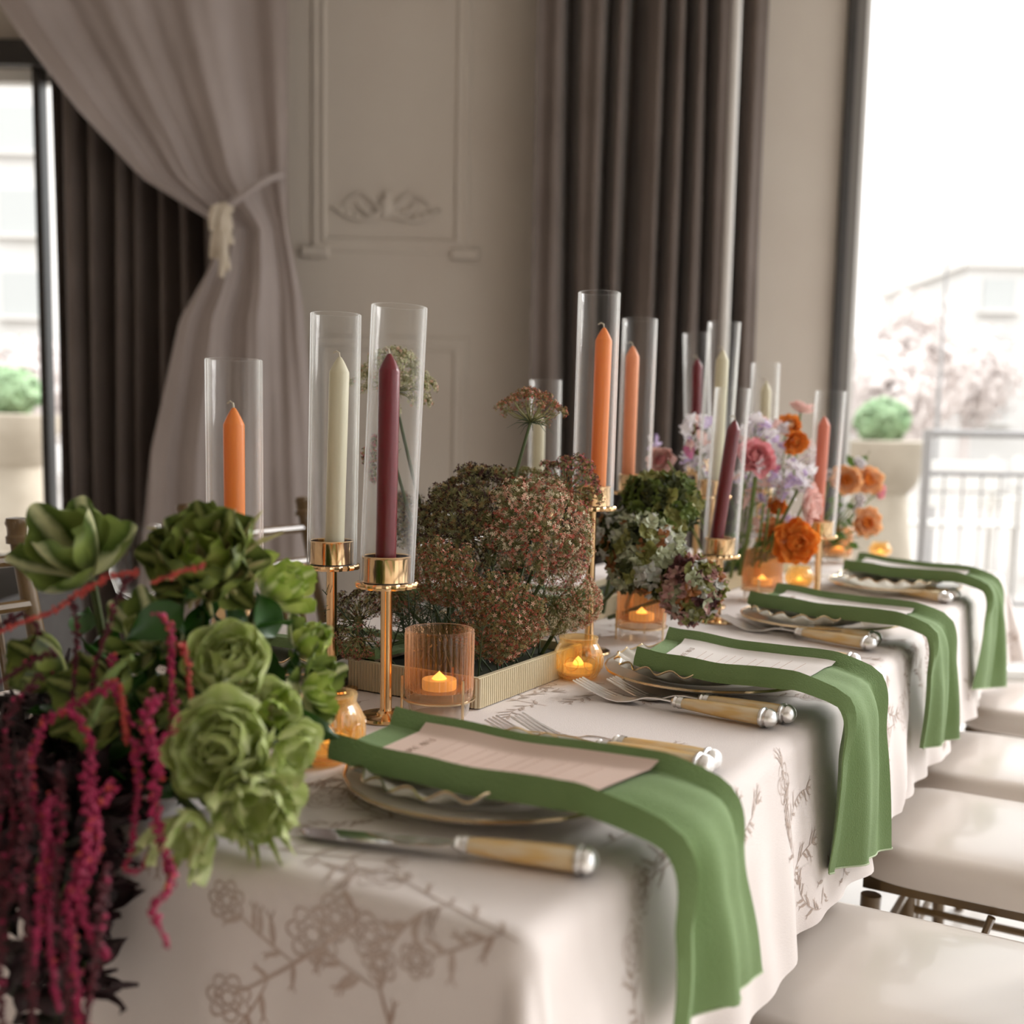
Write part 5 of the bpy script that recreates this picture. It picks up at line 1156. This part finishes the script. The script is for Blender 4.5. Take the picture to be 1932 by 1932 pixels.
# amaranth: beaded hanging tassels
AM = [mat('amaranth_magenta', '#b3285a', .6, c2='#8c1a42', nscale=120, transl=.15), mat('amaranth_coral', '#d05a4c', .6, c2='#a83436', nscale=120, transl=.15), mat('amaranth_burgundy', '#5a1222', .65, c2='#3c0b16', nscale=120, transl=.1)]
def tassel(pts, t, mi, r, seed, name='tassel', taper=.5, gap=1.):
    rr = random.Random(seed); p = smooth_path(pts, 8); L = sum((p[i+1]-p[i]).length for i in range(len(p)-1)); mb = MB(); mb.tube(p, .0011, 5, 0)
    n = int(L/(.0021*gap)); tot = 0; ds = [0]
    for i in range(len(p)-1): ds.append(ds[-1]+(p[i+1]-p[i]).length)
    for k in range(n):
        d = L*k/n; i = max(j for j in range(len(ds)) if ds[j] <= d); i = min(i, len(p)-2); c = lerp(p[i], p[i+1], (d-ds[i])/max(1e-6, ds[i+1]-ds[i])); s = k/n
        cl_ = .62+.38*math.sin(s*L*260+seed)**2; rr_ = r*(1-taper*s)*cl_
        for q in range(2):
            v = Vector((rr.gauss(0, 1), rr.gauss(0, 1), rr.gauss(0, 1))).normalized()*rr_*.75; b = r*rr.uniform(.26, .46)*(1-.4*s*taper)
            mb.octa(c+v, b, 1 if rr.random() < .10 else 0, rr.uniform(.7, 1.2), rr.uniform(0, 1.5))
    mb.build(name, [AM[mi], AM[(mi+1) % 3 if mi != 2 else 0]], t)
def amaranth(label, strands, seed, stemp=None):
    t = thing('amaranth', label, 'flower', group='hanging amaranth stems')
    for k, (mi, r, pts) in enumerate(strands):
        P = [uy(a, b, Y) if Y < .595 else ud(a, b, Y) for a, b, Y in pts]; tassel(P, t, mi, r, seed*10+k)
    if stemp: MB().tube(smooth_path([ud(*q) for q in stemp], 6), .0028, 7).build('stem', M['stem_l'], t)
    return t
amaranth('red amaranth arching over the top of the green tulips', [(1, .0042, [(385, 1068, .84), (340, 1080, .84), (285, 1100, .85)]), (1, .0048, [(262, 1082, .86), (210, 1088, .86), (150, 1120, .86), (95, 1155, .86), (40, 1175, .86), (-20, 1200, .86)]), (2, .0050, [(250, 1085, .86), (225, 1120, .86), (205, 1180, .86), (185, 1240, .86), (170, 1310, .86)]), (2, .0050, [(135, 1130, .86), (145, 1190, .87), (140, 1270, .87), (138, 1350, .87)])], 1)
amaranth('coral-pink amaranth tassels hanging in front of the dark leaves', [(0, .0056, [(296, 1158, .84), (318, 1180, .84), (325, 1230, .84), (322, 1300, .84), (332, 1390, .84)]), (1, .0050, [(340, 1212, .84), (355, 1250, .84), (358, 1310, .84), (372, 1365, .84)])], 2)
amaranth('bright magenta amaranth, longest tassel at the right, hooked at its tip', [(0, .0072, [(292, 1315, .80), (275, 1370, .80), (298, 1440, .80), (290, 1500, .80), (300, 1570, .79), (318, 1630, .78), (322, 1670, .50+.25), (290, 1715, .74), (318, 1790, .73)]), (0, .0060, [(330, 1330, .82), (328, 1370, .82), (300, 1400, .81), (255, 1420, .81)]), (0, .0055, [(250, 1400, .81), (262, 1470, .81), (255, 1540, .80), (250, 1600, .80), (238, 1640, .80), (265, 1640, .80), (280, 1610, .80)])], 3)
amaranth('magenta amaranth falling thickly over the table edge', [(0, .0075, [(215, 1480, .80), (180, 1540, .78), (165, 1620, .75), (150, 1700, .73), (175, 1770, .72), (205, 1810, .72)]), (0, .0070, [(160, 1450, .80), (170, 1540, .77), (150, 1640, .75), (130, 1700, .73), (140, 1800, .72), (150, 1940, .71)]), (0, .0060, [(130, 1340, .83), (170, 1400, .82), (175, 1470, .80), (185, 1600, .76), (150, 1690, .74)])], 4)
amaranth('burgundy amaranth with the widest looping tassels at the left edge', [(0, .0062, [(215, 1290, .84), (150, 1325, .84), (90, 1360, .83), (62, 1420, .82), (60, 1500, .80), (95, 1600, .77), (90, 1720, .74), (100, 1830, .72), (112, 1910, .72)]), (2, .0062, [(70, 1280, .85), (20, 1340, .84), (10, 1430, .82), (25, 1540, .78), (15, 1640, .75), (25, 1700, .73)]), (2, .0055, [(100, 1230, .86), (40, 1260, .86), (-20, 1300, .85)])], 5, [(235, 1250, .86), (200, 1280, .85), (185, 1330, .85), (160, 1390, .84)])
amaranth('dark burgundy amaranth crowded low at the left corner', [(2, .0070, [(40, 1420, .80), (50, 1540, .77), (40, 1660, .74), (55, 1780, .72), (60, 1900, .71), (60, 1990, .71)]), (2, .0070, [(0, 1440, .80), (-10, 1560, .77), (5, 1700, .74), (0, 1850, .72), (5, 1980, .71)]), (2, .0062, [(110, 1450, .80), (115, 1560, .77), (105, 1680, .74), (125, 1820, .72), (130, 1950, .71)]), (2, .0070, [(200, 1640, .745), (190, 1740, .72), (175, 1850, .715), (160, 1960, .71)]), (0, .0060, [(95, 1500, .78), (85, 1600, .76), (75, 1700, .74), (70, 1790, .72), (50, 1860, .72)])], 6)
amaranth('dusky amaranth sprays at the far left below the arching stem', [(2, .0060, [(0, 1180, .9), (45, 1160, .9), (75, 1200, .9), (60, 1250, .9)]), (2, .0045, [(60, 1215, .9), (90, 1240, .9), (100, 1290, .89)]), (1, .0050, [(200, 1290, .85), (225, 1300, .85), (240, 1400, .84), (230, 1330, .84)]), (0, .0055, [(215, 1240, .86), (210, 1290, .86), (235, 1340, .85), (250, 1370, .84)])], 7, [(250, 1240, .86), (225, 1255, .86), (195, 1310, .85), (175, 1360, .84)])
